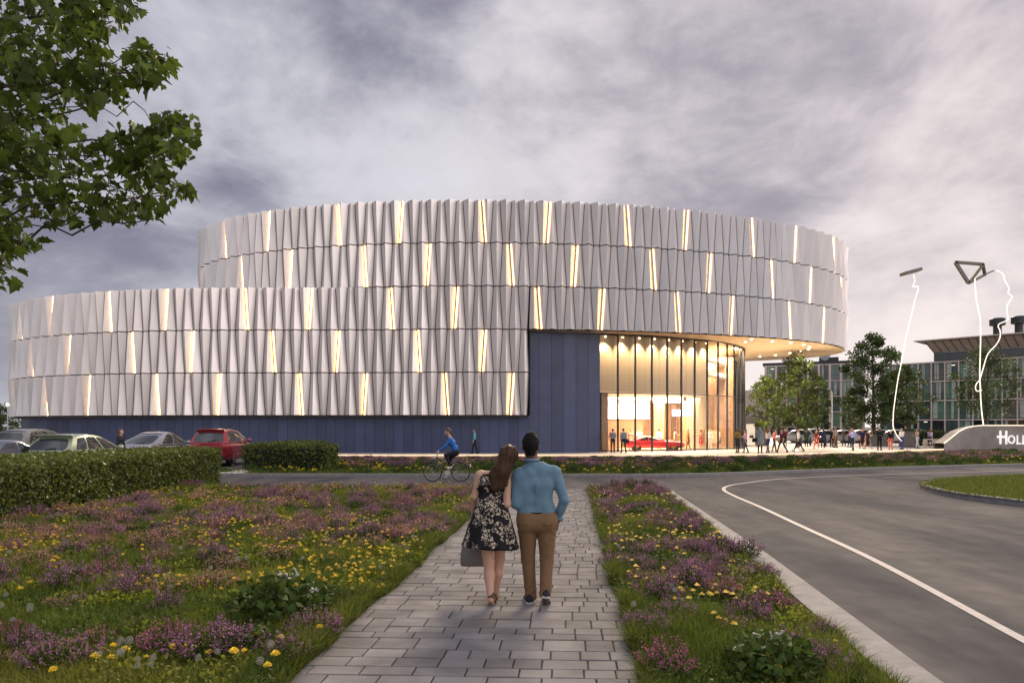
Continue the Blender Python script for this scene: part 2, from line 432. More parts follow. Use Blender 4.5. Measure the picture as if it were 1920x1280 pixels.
# grass island on the right
ISL = spline([(12.1,20.6),(11.9,18.2),(13.2,14.2),(17,10.4),(24,8.5),(33,12),(34,20),(28,25.2),(20,26.2),(15.4,24.6),(13.0,22.6)], 6, closed=True)
mb = MB(); P = Path2(ISL+[ISL[0]]); rows = []
for i in range(121):
    t = P.L*i/120; c = P.at(t); nn_ = P.n(t); sgn = 1 if inpoly([c[0]+nn_[0]*.3],[c[1]+nn_[1]*.3],ISL)[0] else -1
    a = c-nn_*sgn*.0; b = c+nn_*sgn*.2
    rows.append([(*a,-.02),(*(a+nn_*sgn*.02),.15),(*b,.16),(*b,.0)])
mb.grid(rows); structure('kerb', mb, M_CONC)
mb = MB(); mb.add([(p[0],p[1],.12) for p in ISL], [tuple(range(len(ISL)))]); structure('meadow', mb, M_MEADOW)
# flower bed between far kerb and plaza rim (sloping down to the rim), plaza, car park
KP = Path2(KERB)
def bed_z(x, y):
    x = np.asarray(x, float); y = np.asarray(y, float)
    yk = np.interp(x, [p[0] for p in KERB], [p[1] for p in KERB]); yr = np.interp(x, [p[0] for p in RIM]+[70], [p[1] for p in RIM]+[80])
    t = np.clip((y-yk)/(yr-yk), 0, 1); return .08*(1-t)-.36*t
rows = []
for x in np.linspace(-12, 60, 73):
    yk = np.interp(x, [p[0] for p in KERB], [p[1] for p in KERB])+.1; yr = np.interp(x, [p[0] for p in RIM]+[70], [p[1] for p in RIM]+[80])+.1
    rows.append([(x, yk+(yr-yk)*t, float(bed_z(x, yk+(yr-yk)*t))) for t in np.linspace(0,1,7)])
mb = MB(); mb.grid([list(r) for r in zip(*rows)]); structure('flower_bed_soil', mb, M_MEADOW)
poly = [(p[0],p[1]) for p in RIM]+[(60,78),(140,110),(140,180),(-60,180),(-60,47.5)]
mb = MB(); mb.add([(p[0],p[1],0) for p in poly], [tuple(range(len(poly)))]); structure('plaza', mb, M_PLAZA)
sheet('parking_lot', [(-70,21.7),(-12.2,21.7),(-12.2,47.4),(-70,47.4)], .03, mat('parking_asphalt',(.10,.098,.097),.8,var=.25,scale=1.5,bump=.2,bscale=120), -.05)
# pale concrete apron at the parking entrance
mb = MB(); c = gp(448,889); mb.prism([(c[0]-.55,c[1]-.9),(c[0]+.45,c[1]-.9),(c[0]+.30,c[1]+1.4),(c[0]-.4,c[1]+1.4)], -.02, .13); structure('kerb', mb, mat('pale_concrete',(.50,.46,.43),.8,var=.12,scale=5), bevel=.03)
# ================================================================= the round event building
ZB = 2.73; TH = 3.115
def zt(b): return ZB+TH*b
XC, YC, QA, QB = 2.15, 66.3, 29.2, 14.6
def qpt(a):                                   # upper oval, a=0 at the right tip, clockwise seen from above towards the viewer
    x = XC+QA*math.cos(a); yb = -math.sin(a)
    e = abs(math.sin(a))
    y = YC+(QB if yb < 0 else 12.5)*yb
    return (x, y+.09*(x-XC))
QP = Path2([qpt(PI-t) if False else qpt(a) for a in np.linspace(PI*1.5, -PI*.5, 721)])   # starts at the back, runs left end -> front -> right end -> back
# lower body: back-left round end, straight front, meeting the oval
LP = []
for a in np.linspace(PI*.5, PI*1.5, 181):     # back, left tip, front-left
    LP.append((-20+24.55*math.cos(a), 66.3+14.25*math.sin(a)))
xs = np.linspace(-19.4, 1.25, 120)
def front_y(x):
    q = 66.3-14.6*math.sqrt(max(0,1-((x-2)/29.3)**2))+.09*(x-2)
    l = 52.05-.012*(x+20)
    t = min(max((x+11)/5,0),1); t = t*t*(3-2*t)
    return l*(1-t)+q*t if x < -6 else q
LP += [(x, front_y(x)) for x in xs]
LP = Path2(LP)
hall = empty('event_hall', (0,60,0), 0, 'round two tier event building clad in folded pale metal panels with glowing slits', 'building')
def P_(name, mb, m, **k):                    # a part of the hall, built in world coordinates
    o = obj(name, mb, m, parent=hall, **k); o.matrix_parent_inverse = Matrix.Translation((0,-60,0)); return o
def under(parent, o):
    o.parent = parent; o.matrix_parent_inverse = Matrix.Translation((0,-60,0)); return o
def cladmat():
    m = mat('folded_metal', (.70,.655,.625), .37, metal=.55, var=.05, scale=.5, spec=.5, attr='tint'); return m
M_CLAD = cladmat()
M_BACK = mat('cladding_backing', (.018,.015,.013), .9)
M_SLIT = mat('slit_light', (1,.8,.5), .5, emit=(1.0,.58,.23), estr=9.5)
TR = random.Random(44)
HS = 17.25*51.7/1333                          # ridge spacing along the wall
S0Q = QP.s_at_x(-9.79) ; S0L = LP.s_at_x(-9.79)
# s_at_x finds the first run that goes left to right, i.e. the front
DV = .155*HS; RW, RN = .42, .18
def offs(j, b):
    narrow = ((j+b) % 2 == 0)
    return (-DV if narrow else DV), (RN if narrow else RW)
G = .022
LITS = {0:(7,14), 1:(4,11), 2:(1,8), 3:(-2,5), 4:(-5,2)}
def tier(path, s0, k, smin, smax, name):
    mb = MB(); zb, zt_ = zt(k)+.035, zt(k+1)-.035
    j0 = int(math.ceil((smin-s0)/HS)); j1 = int(math.floor((smax-s0)/HS)); strips = []
    for j in range(j0, j1+1):
        S = []
        for b in (k, k+1):
            vl = offs(j-1, b)[0]; vr, rp = offs(j, b)
            S.append((max(s0+(j-.5)*HS+vl+G, smin), s0+j*HS, min(s0+(j+.5)*HS+vr-G, smax), rp))
        V = []
        for (a, c, d, rp), z in ((S[0], zb), (S[1], zt_)):
            for t, o in ((a,0.0),(c,rp),(d,0.0),(d,-.10),(c,rp-.06),(a,-.10)):
                p = path.off(t, o); V.append((p[0],p[1],z))
        fs = [(0,1,7,6),(1,2,8,7),(2,3,9,8),(5,0,6,11),(0,5,4,1),(1,4,3,2),(6,7,10,11),(7,8,9,10)]
        mb.add(V, fs, 0, TR.uniform(.90,1.07))
        if (j % 16) in [q % 16 for q in LITS[k]]:
            sb = s0+(j+.5)*HS+offs(j,k)[0]; st = s0+(j+.5)*HS+offs(j,k+1)[0]
            if max(sb, st) < smax-.1:
                a = path.off(sb+.115, .155); c = path.off(st+.115, .155); na = path.n(sb); nc = path.n(st)
                ta = np.array((-na[1], na[0])); tc_ = np.array((-nc[1], nc[0])); W2 = .008
                sm = MB(); q = []
                for (p, t, n_, z) in ((a,ta,na,zb+.02),(c,tc_,nc,zt_-.02)):
                    for si, dn in ((-1,-.075),(-1,.0),(1,.0),(1,-.075)):
                        v = p+t*W2*si+n_*dn; q.append((v[0],v[1],z))
                sm.add(q, [(0,1,5,4),(1,2,6,5),(2,3,7,6),(3,0,4,7),(3,2,1,0),(4,5,6,7)])
                strips.append((sm, a))
    o = P_(name, mb, M_CLAD, tint=True)
    return o, strips
front_q = S0Q+ (QP.s_at_x(1.25)-S0Q)
nstrip = 0
for k in (0,1,2):
    o, st = tier(LP, S0L, k, 18.0, LP.L, 'cladding_tier')
    for sm, a in st:
        if a[1] < 67 : P_('light_strip', sm, M_SLIT); nstrip += 1
for k in (2,3,4):
    o, st = tier(QP, S0Q, k, (QP.s_at_x(1.25) if k == 2 else 6.0), QP.L-(24.0 if k == 2 else 6.0), 'cladding_tier')
    for sm, a in st:
        if a[1] < 70: P_('light_strip', sm, M_SLIT); nstrip += 1
# backing walls behind the joints, roofs, parapet
def wallrun(path, s0, s1, off, z0, z1, step=.6):
    n = int((s1-s0)/step)+1
    return [[(*path.off(s0+(s1-s0)*i/n, off), z) for i in range(n+1)] for z in (z0, z1)]
mb = MB(); mb.grid(wallrun(LP, 0, LP.L, -.13, ZB-.09, zt(3)-.35)); mb.quad((-20,80.4,0),(9,79.5,0),(9,79.5,zt(3)-.4),(-20,80.4,zt(3)-.4)); mb.grid(wallrun(QP, 0, QP.L, -.13, zt(2), zt(5)-.05))
P_('backing_wall', mb, M_BACK)
mb = MB()
q = [QP.off(t,-.2) for t in np.linspace(0,QP.L,240)[:-1]]
l = [LP.off(t,-.2) for t in np.linspace(0,LP.L,200)]+[(1.2,70)]
mb.add([(p[0],p[1],zt(5)-.4) for p in q], [tuple(range(len(q)))]); mb.add([(p[0],p[1],zt(3)-.5) for p in l], [tuple(range(len(l)))])
P_('roof', mb, mat('roof_membrane',(.16,.16,.16),.9,var=.15,scale=1))
M_SOFF = mat('soffit_plaster', (.62,.47,.31), .6, var=.05, scale=2)
mb = MB(); q = [QP.off(t,.02) for t in np.linspace(0,QP.L,300)[:-1]]
mb.add([(p[0],p[1],zt(2)-.03) for p in q], [tuple(range(len(q)))[::-1]])
P_('soffit', mb, M_SOFF)
# metal ledge under the lower cladding
M_LEDGE = mat('ledge_metal', (.10,.085,.075), .7, metal=.1)
mb = MB(); S1 = LP.L
r0 = wallrun(LP, 10, S1, .16, ZB-.10, ZB-.05); r1 = wallrun(LP, 10, S1, -.55, ZB-.05, ZB-.10)
mb.grid(r0+r1+[r0[0]])
P_('ledge', mb, M_LEDGE)
# blue panel plinth and the tall blue wall
M_BLUE = mat('blue_panel', (.055,.070,.138), .38, metal=.0, var=.16, scale=.9, attr='tint')
def planks(path, s0, s1, off, z0, z1, w, th=.05):
    mb = MB(); n = max(1, int(round((s1-s0)/w))); r = random.Random(3)
    for i in range(n):
        a = s0+(s1-s0)*i/n+.011; b = s0+(s1-s0)*(i+1)/n-.011; o = off+r.uniform(-.004,.004)
        V = []
        for z in (z0, z1):
            for t, oo in ((a,o),(b,o),(b,o-th),(a,o-th)): p = path.off(t,oo); V.append((p[0],p[1],z))
        mb.add(V, [(0,1,5,4),(1,2,6,5),(3,0,4,7),(4,5,6,7)], 0, r.uniform(.78,1.2))
    m2 = wallrun(path, s0, s1, off-.03, z0, z1)
    mb.grid(m2, 0); mb.t[-len(m2[0])+1:] = [.3]*(len(m2[0])-1)
    return mb
P_('blue_base_wall', planks(LP, 14, LP.L-.02, -.55, .0, ZB-.10, .715), M_BLUE, tint=True)
TW = Path2(spline([(1.05,52.32),(3.5,52.75),(6.62,53.5)], 12))
P_('blue_tall_wall', planks(TW, 0, TW.L, 0, .0, zt(2)-.04, 1.02), M_BLUE, tint=True)
mb = MB(); e = np.array((1.25, front_y(1.25))); mb.box((e[0]+.03, e[1]+.16, (ZB+zt(2))/2-.02), (.06,.55,zt(2)-ZB-.06)); P_('cladding_end_trim', mb, M_CLAD)
# ---------------------------------------------------------------- glazed lobby
GL = Path2(spline([(6.62,53.5),(10.9,54.9),(14.7,57.0),(16.8,58.5),(18.6,60.3),(20.2,62.6),(21.2,64.9),(21.9,68.5),(21.4,72),(19.5,75),(16,77)], 14))
M_MULL = mat('dark_mullion', (.035,.033,.035), .4, metal=.5)
M_GLZ = glass('lobby_glass', (.96,.95,.92), .04, ior=1.28)
ZG = zt(2)-.035; NB = 21; ST = 1.46
tops = []
for i in range(NB+1):
    t = min(i*ST, GL.L); p = GL.at(t); n_ = GL.n(t); tt = np.array((-n_[1],n_[0])); mb = MB()
    if i > 0:
        M = Matrix(((tt[0],n_[0],0),(tt[1],n_[1],0),(0,0,1)))
        mb.box((p[0]+n_[0]*.02, p[1]+n_[1]*.02, ZG/2), (.12,.12,ZG-.02), M=M); P_('mullion', mb, M_MULL)
for i in range(NB):
    a = i*ST+.06; b = min((i+1)*ST, GL.L)-.06
    if b-a < .2: break
    mb = MB(); mb.grid([[(*GL.at(t),z) for t in np.linspace(a,b,4)] for z in (.02,ZG-.02)]); P_('glass_pane', mb, M_GLZ)
mb = MB()
for z,h,w_ in ((4.44,.05,.12),(ZG-.10,.18,.2),(.05,.10,.2)):
    r = [[(*GL.off(t,o),zz) for t in np.linspace(0,GL.L,80)] for o,zz in ((w_/2,z),(w_/2,z+h),(-w_/2,z+h),(-w_/2,z),(w_/2,z))]
    mb.grid(r)
P_('transom', mb, M_MULL)
# inside: floor, upper drum panels, ground-floor ceiling, back walls
M_FLOOR = mat('lobby_floor', (.72,.64,.54), .25, var=.06, scale=1)
M_TAN = mat('tan_panel', (.52,.40,.26), .55, var=.06, scale=1.5)
M_WOOD = mat('warm_timber', (.50,.31,.18), .5, var=.18, scale=2.5)
M_CEIL = mat('lobby_ceiling', (.70,.60,.48), .7)
fl = [GL.off(t,-.05) for t in np.linspace(0,GL.L,60)]+[(6.7,77)]
mb = MB(); mb.add([(p[0],p[1],.012) for p in fl], [tuple(range(len(fl)))]); P_('lobby_floor', mb, M_FLOOR)
s8 = 8.02*ST
mb = MB(); n = 8; 
for i in range(n):
    a = .05+(s8-.05)*i/n+.01; b = .05+(s8-.05)*(i+1)/n-.01
    mb.grid([[(*GL.off(t,-.95),z) for t in np.linspace(a,b,4)] for z in (4.62,ZG-.02)])
e0 = GL.off(s8,-.95); e1 = (e0[0]-4.5, e0[1]+9); mb.quad((*e0,4.62),(*e1,4.62),(*e1,ZG-.02),(*e0,ZG-.02))
P_('upper_panel_wall', mb, M_TAN)
cl_ = [GL.off(t,-.95) for t in np.linspace(.05,s8,30)]+[e1,(7.2,70),(6.9,54.7)]
mb = MB(); mb.prism([(p[0],p[1]) for p in cl_], 4.50, 4.62); P_('lobby_ceiling', mb, M_CEIL)
mb = MB()
mb.box((7.05,55.6,2.25),(.5,3.2,4.5)); mb.box((7.9,58.2,1.2),(1.2,.3,2.4)); P_('timber_wall', mb, M_WOOD)
mb = MB(); mb.box((13.6,67.2,4.2),(14.5,.3,8.5)); 
for x in np.arange(7,21,.55): mb.box((x,67.0,4.2),(.30,.12,8.5))
P_('lobby_back_wall', mb, M_WOOD)
M_SCREEN = mat('light_wall', (1,1,1), .5, emit=(1.0,.86,.66), estr=.85)
mb = MB(); mb.box((9.75,60.2,3.35),(3.7,.2,1.55)); P_('light_wall', mb, M_SCREEN)
mb = MB(); mb.box((9.8,60.0,4.3),(3.9,.5,.34)); mb.box((13.1,60.0,4.18),(2.6,.5,.55)); P_('ceiling_beam', mb, M_CEIL)
mb = MB(); mb.box((9.9,63.5,1.25),(3.6,.3,2.5)); mb.box((12.9,62.5,2.1),(.9,.4,4.2)); mb.box((15.4,63.0,2.1),(.7,.4,4.2)); P_('timber_wall', mb, mat('pale_timber',(.60,.40,.22),.5,var=.12,scale=2))
mb = MB(); mb.box((14.6,61.0,3.1),(1.7,.12,.55)); P_('lobby_screen', mb, mat('blue_screen',(.5,.55,.8),.4,emit=(.60,.66,1.0),estr=1.6))
mb = MB(); mb.box((14.0,61.6,1.9),(.35,.35,3.8)); P_('lobby_column', mb, mat('dark_timber',(.10,.05,.025),.5))
mb = MB(); mb.box((17.9,63.6,1.05),(1.3,.5,1.1)); P_('reception_desk', mb, M_TAN)
mb = MB()
for z in (6.3,7.55): 
    r = [[(*GL.off(t,o),zz) for t in np.linspace(s8+.6,GL.L,40)] for o,zz in ((-1.6,z),(-1.6,z+.35),(-2.4,z+.35),(-2.4,z),(-1.6,z))]; mb.grid(r)
P_('gallery_edge', mb, M_CEIL)
mb = MB(); r = [[(*GL.off(t,-3.2),z) for t in np.linspace(s8+.2,GL.L,40)] for z in (.02,ZG-.02)]; mb.grid(r); P_('atrium_wall', mb, M_TAN)
mb = MB(); p = GL.off(11.2*ST,-.5); mb.box((p[0],p[1],1.55),(.09,.09,3.1)); P_('light_column', mb, mat('light_column',(1,.9,.7),.5,emit=(1,.80,.52),estr=7))
# door leaf lettering: small white vertical sign on the first fin
# lamps in the lobby: eight downlights over the panels, ceiling lights, soffit lights
M_LAMP = mat('lamp_glow', (1,.9,.7), .5, emit=(1.0,.80,.52), estr=14)
def spot(loc, pw, ang, blend=.8, col=(1,.76,.49), r=.06, aim=(0,0,-1)):
    d = bpy.data.lights.new('lamp', 'SPOT'); d.energy = pw; d.spot_size = math.radians(ang); d.spot_blend = blend; d.color = col; d.shadow_soft_size = r
    o = bpy.data.objects.new('lamp', d); COL.objects.link(o); o.location = loc; o.rotation_euler = Vector(aim).to_track_quat('-Z','Y').to_euler(); return o
for i in range(8):
    t = (i+.5)*ST; p = GL.off(t,-.62); mb = MB(); mb.lathe([(0,0),(.07,0),(.07,.05)], 12, (p[0],p[1],ZG-.17)); P_('downlight', mb, M_LAMP)
    spot((p[0],p[1],ZG-.2), 900, 96, .9)
def area(loc, sx, sy, pw, col=(1,.79,.56), aim=(0,0,-1)):
    d = bpy.data.lights.new('lamp', 'AREA'); d.shape = 'RECTANGLE'; d.size = sx; d.size_y = sy; d.energy = pw; d.color = col
    o = bpy.data.objects.new('lamp', d); COL.objects.link(o); o.location = loc; o.rotation_euler = Vector(aim).to_track_quat('-Z','Y').to_euler(); return o
area((10.5,58.3,4.44), 5.5, 4.0, 1500); area((14.5,61.0,4.44), 4.5, 5.0, 1500)
area((19.2,64.5,8.7), 2.2, 7.5, 3200); area((18.5,70.5,8.7), 4.0, 4.0, 1600)
SOF = [(1462,637),(1409,636),(1448,639.5),(1483,642.5),(1507,646),(1518,650),(1516,654.5),(1503,658),(1481,661.5),(1454,665.5),(1425,668.5),(1398,641)]
for u, v in SOF[1:]:
    Yl = (zt(2)-.05-EYE)*F/(HZ-v); x = px(u,Yl)
    mb = MB(); mb.lathe([(0,0),(.10,0),(.10,.03)], 14, (x,Yl,zt(2)-.075)); P_('downlight', mb, M_LAMP)
    spot((x,Yl,zt(2)-.12), 420, 120, .6)
# added uplights, not real fittings, that stand in for lobby glow on the soffit
for x, y in ((23.6,60.5),(24.3,69.5),(22.8,57.0),(26.8,62.0)):
    mb = MB(); mb.lathe([(0,.0),(.12,.0),(.12,.05),(0,.05)], 12, (x,y,.01)); P_('added_uplight', mb, M_LAMP)
    spot((x,y,.10), 1700, 110, .9, aim=(0,0,1))
# ---------------------------------------------------------------- plaza rim with light line, rising into the sign wall
M_RIM = mat('rim_concrete', (.40,.34,.28), .7, var=.12, scale=2, bump=.15, bscale=60)
M_LED = mat('led_line', (1,.9,.75), .5, emit=(1.0,.72,.42), estr=2.6)
RP = Path2(RIM)
rim = empty('plaza_rim', (0,48,0), 0, 'low pale concrete plaza edge with a warm light line under its lip', 'retaining wall')
def R_(par, name, mb, m, **k):
    o = obj(name, mb, m, parent=par, **k); o.matrix_parent_inverse = Matrix.Translation(par.location).inverted(); return o
ts = np.linspace(0, RP.L-1.2, 90)
mb = MB(); rows = [[(*RP.off(t,o),z) for t in ts] for o,z in ((-.35,.0),(-.35,.05),(.10,.05),(.10,-.03),(.0,-.03),(.0,-.7))]; mb.grid(rows); R_(rim, 'wall', mb, M_RIM)
mb = MB(); rows = [[(*RP.off(t,o),z) for t in ts] for o,z in ((.03,-.045),(.09,-.045),(.09,-.032))]; mb.grid(rows[::-1]); R_(rim, 'light_strip', mb, M_LED)
mb = MB(); rows = [[(*RP.off(t,o),z) for t in ts] for o,z in ((.101,.022),(.108,.022),(.108,.046),(.101,.046),(.101,.022))]; mb.grid(rows); R_(rim, 'light_strip', mb, M_LED)
# sign wall: profile (distance along, top height)
A = np.array(RIM[-1]); sw_pts = spline([RIM[-3],RIM[-1],(39.3,61.6),(42,61.2),(46,59.8),(51,57.5)], 10)
SWp = Path2(sw_pts); sgn = empty('sign_wall', (42,61,0), 0, 'curved grey wall swooping up from the plaza edge with white raised letters', 'sign wall')
SW_DIR = None
def topz(u):                                  # silhouette of the wall top by photo column
    return float(np.interp(u, [1690,1735,1750,1765,1780,1795,1810,1825,1840,2400],[.065,.075,.16,.45,.95,1.50,1.82,1.97,2.03,2.03]))
ts = [t for t in np.linspace(0, SWp.L, 120)]
def col_u(p): return 960+F*p[0]/p[1]
mb = MB(); rowA=[];rowB=[];rowC=[];rowD=[];led=[]
for t in ts:
    p = SWp.at(t); u = col_u(p); z = topz(u); f = SWp.off(t,.12); b = SWp.off(t,-.7)
    rowA.append((f[0],f[1],-.7)); rowB.append((f[0],f[1],z)); rowC.append((b[0],b[1],z)); rowD.append((b[0],b[1],-.1))
    led.append((f[0],f[1],z))
mb.grid([rowA,rowB,rowC,rowD]); R_(sgn, 'wall', mb, mat('sign_concrete',(.33,.29,.26),.75,var=.18,scale=1.2,bump=.15,bscale=50))
mb = MB(); mb.tube([(p[0],p[1]-.02,p[2]+.0) for p in led], .036, 6); R_(sgn, 'light_strip', mb, mat('led_soft',(1,.9,.75),.5,emit=(1,.78,.55),estr=1.2))
# raised letters (only what the frame shows of the word, cut by its edge)
M_LET = mat('white_letter', (.85,.85,.83), .4, emit=(1,.97,.92), estr=.55)
def letters():
    """strokes in a local frame: x right, y up, cap height 1"""
    L_ = []
    H = [((.10,0),(.10,1)),((.62,0),(.62,1)),((-.10,.56),(.62,.56))]
    return H
tb = None
for t in ts:
    p = SWp.at(t)
    if col_u(p) >= 1870 and tb is None: tb = t
def put_letter(mk, x0, cap):
    """mk: list of strokes ((x,y),(x,y)) or ('ring',cx,cy,r)"""
    mb = MB(); wd = .17*cap if cap > .9 else .155*cap
    def W(x, y, d): 
        t = tb+x*.74; p = SWp.off(t, .13+d); return (p[0], p[1], .42+y)
    for s_ in mk:
        if s_[0] == 'ring':
            _, cx, cy, r = s_; n = 28
            rows = []
            for i in range(n+1):
                a = 2*PI*i/n; ro = r*cap; ri = r*cap-wd
                rows.append([W(x0+cx*cap+rr*math.cos(a), cy*cap+rr*math.sin(a), d) for rr,d in ((ri,0),(ri,.08),(ro,.08),(ro,0))])
            mb.grid(rows)
        else:
            (xa,ya),(xb,yb) = s_; xa,xb = x0+xa*cap, x0+xb*cap; ya*=cap; yb*=cap
            if abs(xb-xa) < 1e-6: c = [(xa,ya),(xa+wd,ya),(xa+wd,yb),(xa,yb)]
            else: c = [(xa,ya),(xb,ya),(xb,ya+wd),(xa,ya+wd)]
            V = [W(x,y,0) for x,y in c]+[W(x,y,.08) for x,y in c]
            mb.add(V, [(4,5,6,7),(0,1,5,4),(1,2,6,5),(2,3,7,6),(3,0,4,7)])
    return mb
R_(sgn, 'letter', put_letter([((.08,0),(.08,1)),((.60,0),(.60,1)),((-.14,.46),(.60,.46))], 0, 1.15), M_LET)
sm = .80
R_(sgn, 'letter', put_letter([('ring',.42,.5,.46)], .98, sm), M_LET)
R_(sgn, 'letter', put_letter([((0,0),(0,.96)),((0,0),(.52,0))], 1.84, sm), M_LET)
R_(sgn, 'letter', put_letter([((0,0),(0,.96)),((0,0),(.52,0))], 2.40, sm), M_LET)
# ================================================================= trees
def leafmat(name, col, tr=.35, var=.35):
    return mat(name, col, .5, var=var, scale=.9, attr='tint', trans=tr, spec=.35)
M_BARK = mat('bark', (.075,.058,.042), .9, var=.35, scale=12, bump=.6, bscale=40)
LEAF_V = np.array([(0,0,0),(.5,.5,.12),(0,1,-.05),(-.5,.5,.12)], np.float32)
def rand_rot(n, g, up=.0):
    q = g.normal(size=(n,4)); q /= np.linalg.norm(q,axis=1)[:,None]; w,x,y,z = q.T
    return np.stack([np.stack([1-2*(y*y+z*z),2*(x*y-z*w),2*(x*z+y*w)],1),np.stack([2*(x*y+z*w),1-2*(x*x+z*z),2*(y*z-x*w)],1),np.stack([2*(x*z-y*w),2*(y*z+x*w),1-2*(x*x+y*y)],1)],1)
def leaf_cloud(C, size, g, shape=LEAF_V, faces=((0,1,2,3),), aspect=.6):
    n = len(C); R = rand_rot(n, g); sv_ = shape.copy(); sv_[:,0] *= aspect
    V = np.einsum('nij,kj->nki', R, sv_)*size[:,None,None]+C[:,None,:]
    k = len(shape); Fq = (np.arange(n)[:,None,None]*k+np.array(faces)[None]).reshape(-1, len(faces[0]))
    return V.reshape(-1,3), Fq
def crown_points(n, g, blobs):
    """leaf positions in clumps spread through the crown's volume"""
    P = []
    per = max(1, n//len(blobs))
    for c, r in blobs:
        d = g.normal(size=(per,3)); d /= np.linalg.norm(d,axis=1)[:,None]; rad = r*np.power(g.random(per), .38)
        P.append(np.array(c)+d*rad[:,None]*np.array((1,1,.8)))
    return np.concatenate(P)
def tree(x, y, h, cr, label, leaf, n=5200, seed=1, trunk=.16, bare=.28, cone=.5, z0=0.0, group='trees between the plaza and the office building', ls=.34, sparse=1.0, dark=None):
    g = np.random.default_rng(seed); r = random.Random(seed)
    root = empty('tree', (x,y,z0), 0, label, 'tree', group)
    mb = MB(); lean = (r.uniform(-.2,.2), r.uniform(-.2,.2))
    spine = [(lean[0]*t*t, lean[1]*t*t, h*.93*t) for t in np.linspace(0,1,9)]
    mb.tube(spine, [trunk*(1-.88*t)+.012 for t in np.linspace(0,1,9)], 8)
    blobs = []
    nb = 26
    for i in range(nb):
        t = bare+(.97-bare)*((i+.5)/nb); zz = h*t
        prof = math.sin(PI*min(1,max(0,(t-bare)/(1.0-bare))*.86+.14))**.75 if cone < .5 else (1-(t-bare)/(1-bare))**.62*min(1,(t-bare)/.13+.35)
        R_ = cr*prof*r.uniform(.62,1.08); a = i*2.399+r.uniform(-.4,.4)
        st = Vector((lean[0]*t*t, lean[1]*t*t, zz-h*.09)); en = Vector((math.cos(a)*R_*.8, math.sin(a)*R_*.8, zz))
        mb.tube([st, st*.5+en*.5+Vector((0,0,-.1)), en], [trunk*.34*(1-t*.6), trunk*.2*(1-t*.6), .012], 5)
        blobs.append((en, cr*r.uniform(.17,.29)*(.6+.5*prof)))
        m_ = st*.45+en*.55; blobs.append((m_+Vector((r.uniform(-.2,.2)*cr,r.uniform(-.2,.2)*cr,r.uniform(0,.15)*cr)), cr*r.uniform(.16,.28)))
        if prof > .5:
            a2 = a+r.uniform(.5,.9); blobs.append((Vector((math.cos(a2)*R_, math.sin(a2)*R_, zz+r.uniform(-.05,.06)*h)), cr*r.uniform(.13,.22)))
    obj('trunk', mb, M_BARK, parent=root, smooth=True)
    n = int(n*.85); C = crown_points(n, g, blobs); S = g.uniform(.55,1.2,len(C))*ls*.78
    V, Q = leaf_cloud(C, S, g)
    clump = np.repeat(g.uniform(.55,1.35,len(blobs)), max(1,n//len(blobs)))
    npobj('crown', V, Q, leaf, parent=root, tint=(clump*g.uniform(.75,1.25,len(C))))
    return root
L_DARK = leafmat('leaf_dark', (.062,.098,.022)); L_MID = leafmat('leaf_mid', (.075,.108,.024)); L_LIGHT = leafmat('leaf_light', (.105,.155,.030))
def at(u, Y): return px(u, Y)
tree(at(1438,72),72,7.2,2.1,'light green young tree closest to the glass lobby corner',L_LIGHT,4200,11,.13,.26,.4)
tree(at(1496,66),66,8.7,2.5,'dark leafy tree with black trunk behind the crowd beside the lobby',L_DARK,7000,12,.17,.22,.4)
tree(at(1533,80),80,7.6,1.9,'slim shaded tree half hidden behind the dark lobby tree',L_DARK,3600,17,.12,.25,.4)
tree(at(1638,77),77,12.2,3.5,'tallest pointed tree, standing in front of the office corner',L_DARK,11000,13,.22,.20,.4,ls=.40)
tree(at(1702,80),80,9.0,2.3,'rounded tree behind the glowing kite string on the plaza',L_MID,5600,14,.15,.26,.4)
tree(at(1849,88),88,12.0,3.9,'broad airy tree rising behind the sign wall',L_MID,6500,15,.2,.30,.4,ls=.36)
tree(at(1598,96),96,7.0,1.7,'small yellowish tree between two dark trees by the office',L_LIGHT,2600,16,.12,.25,.4)
tree(px(2,70),70,4.0,2.2,'dark round tree at the edge beyond the left end of the building',L_DARK,3000,18,.15,.1,.4,group='trees beyond the car park')
tree(px(-45,72),72,4.6,2.6,'dark round tree partly cut off beyond the car park',L_DARK,2600,19,.15,.1,.4,group='trees beyond the car park')
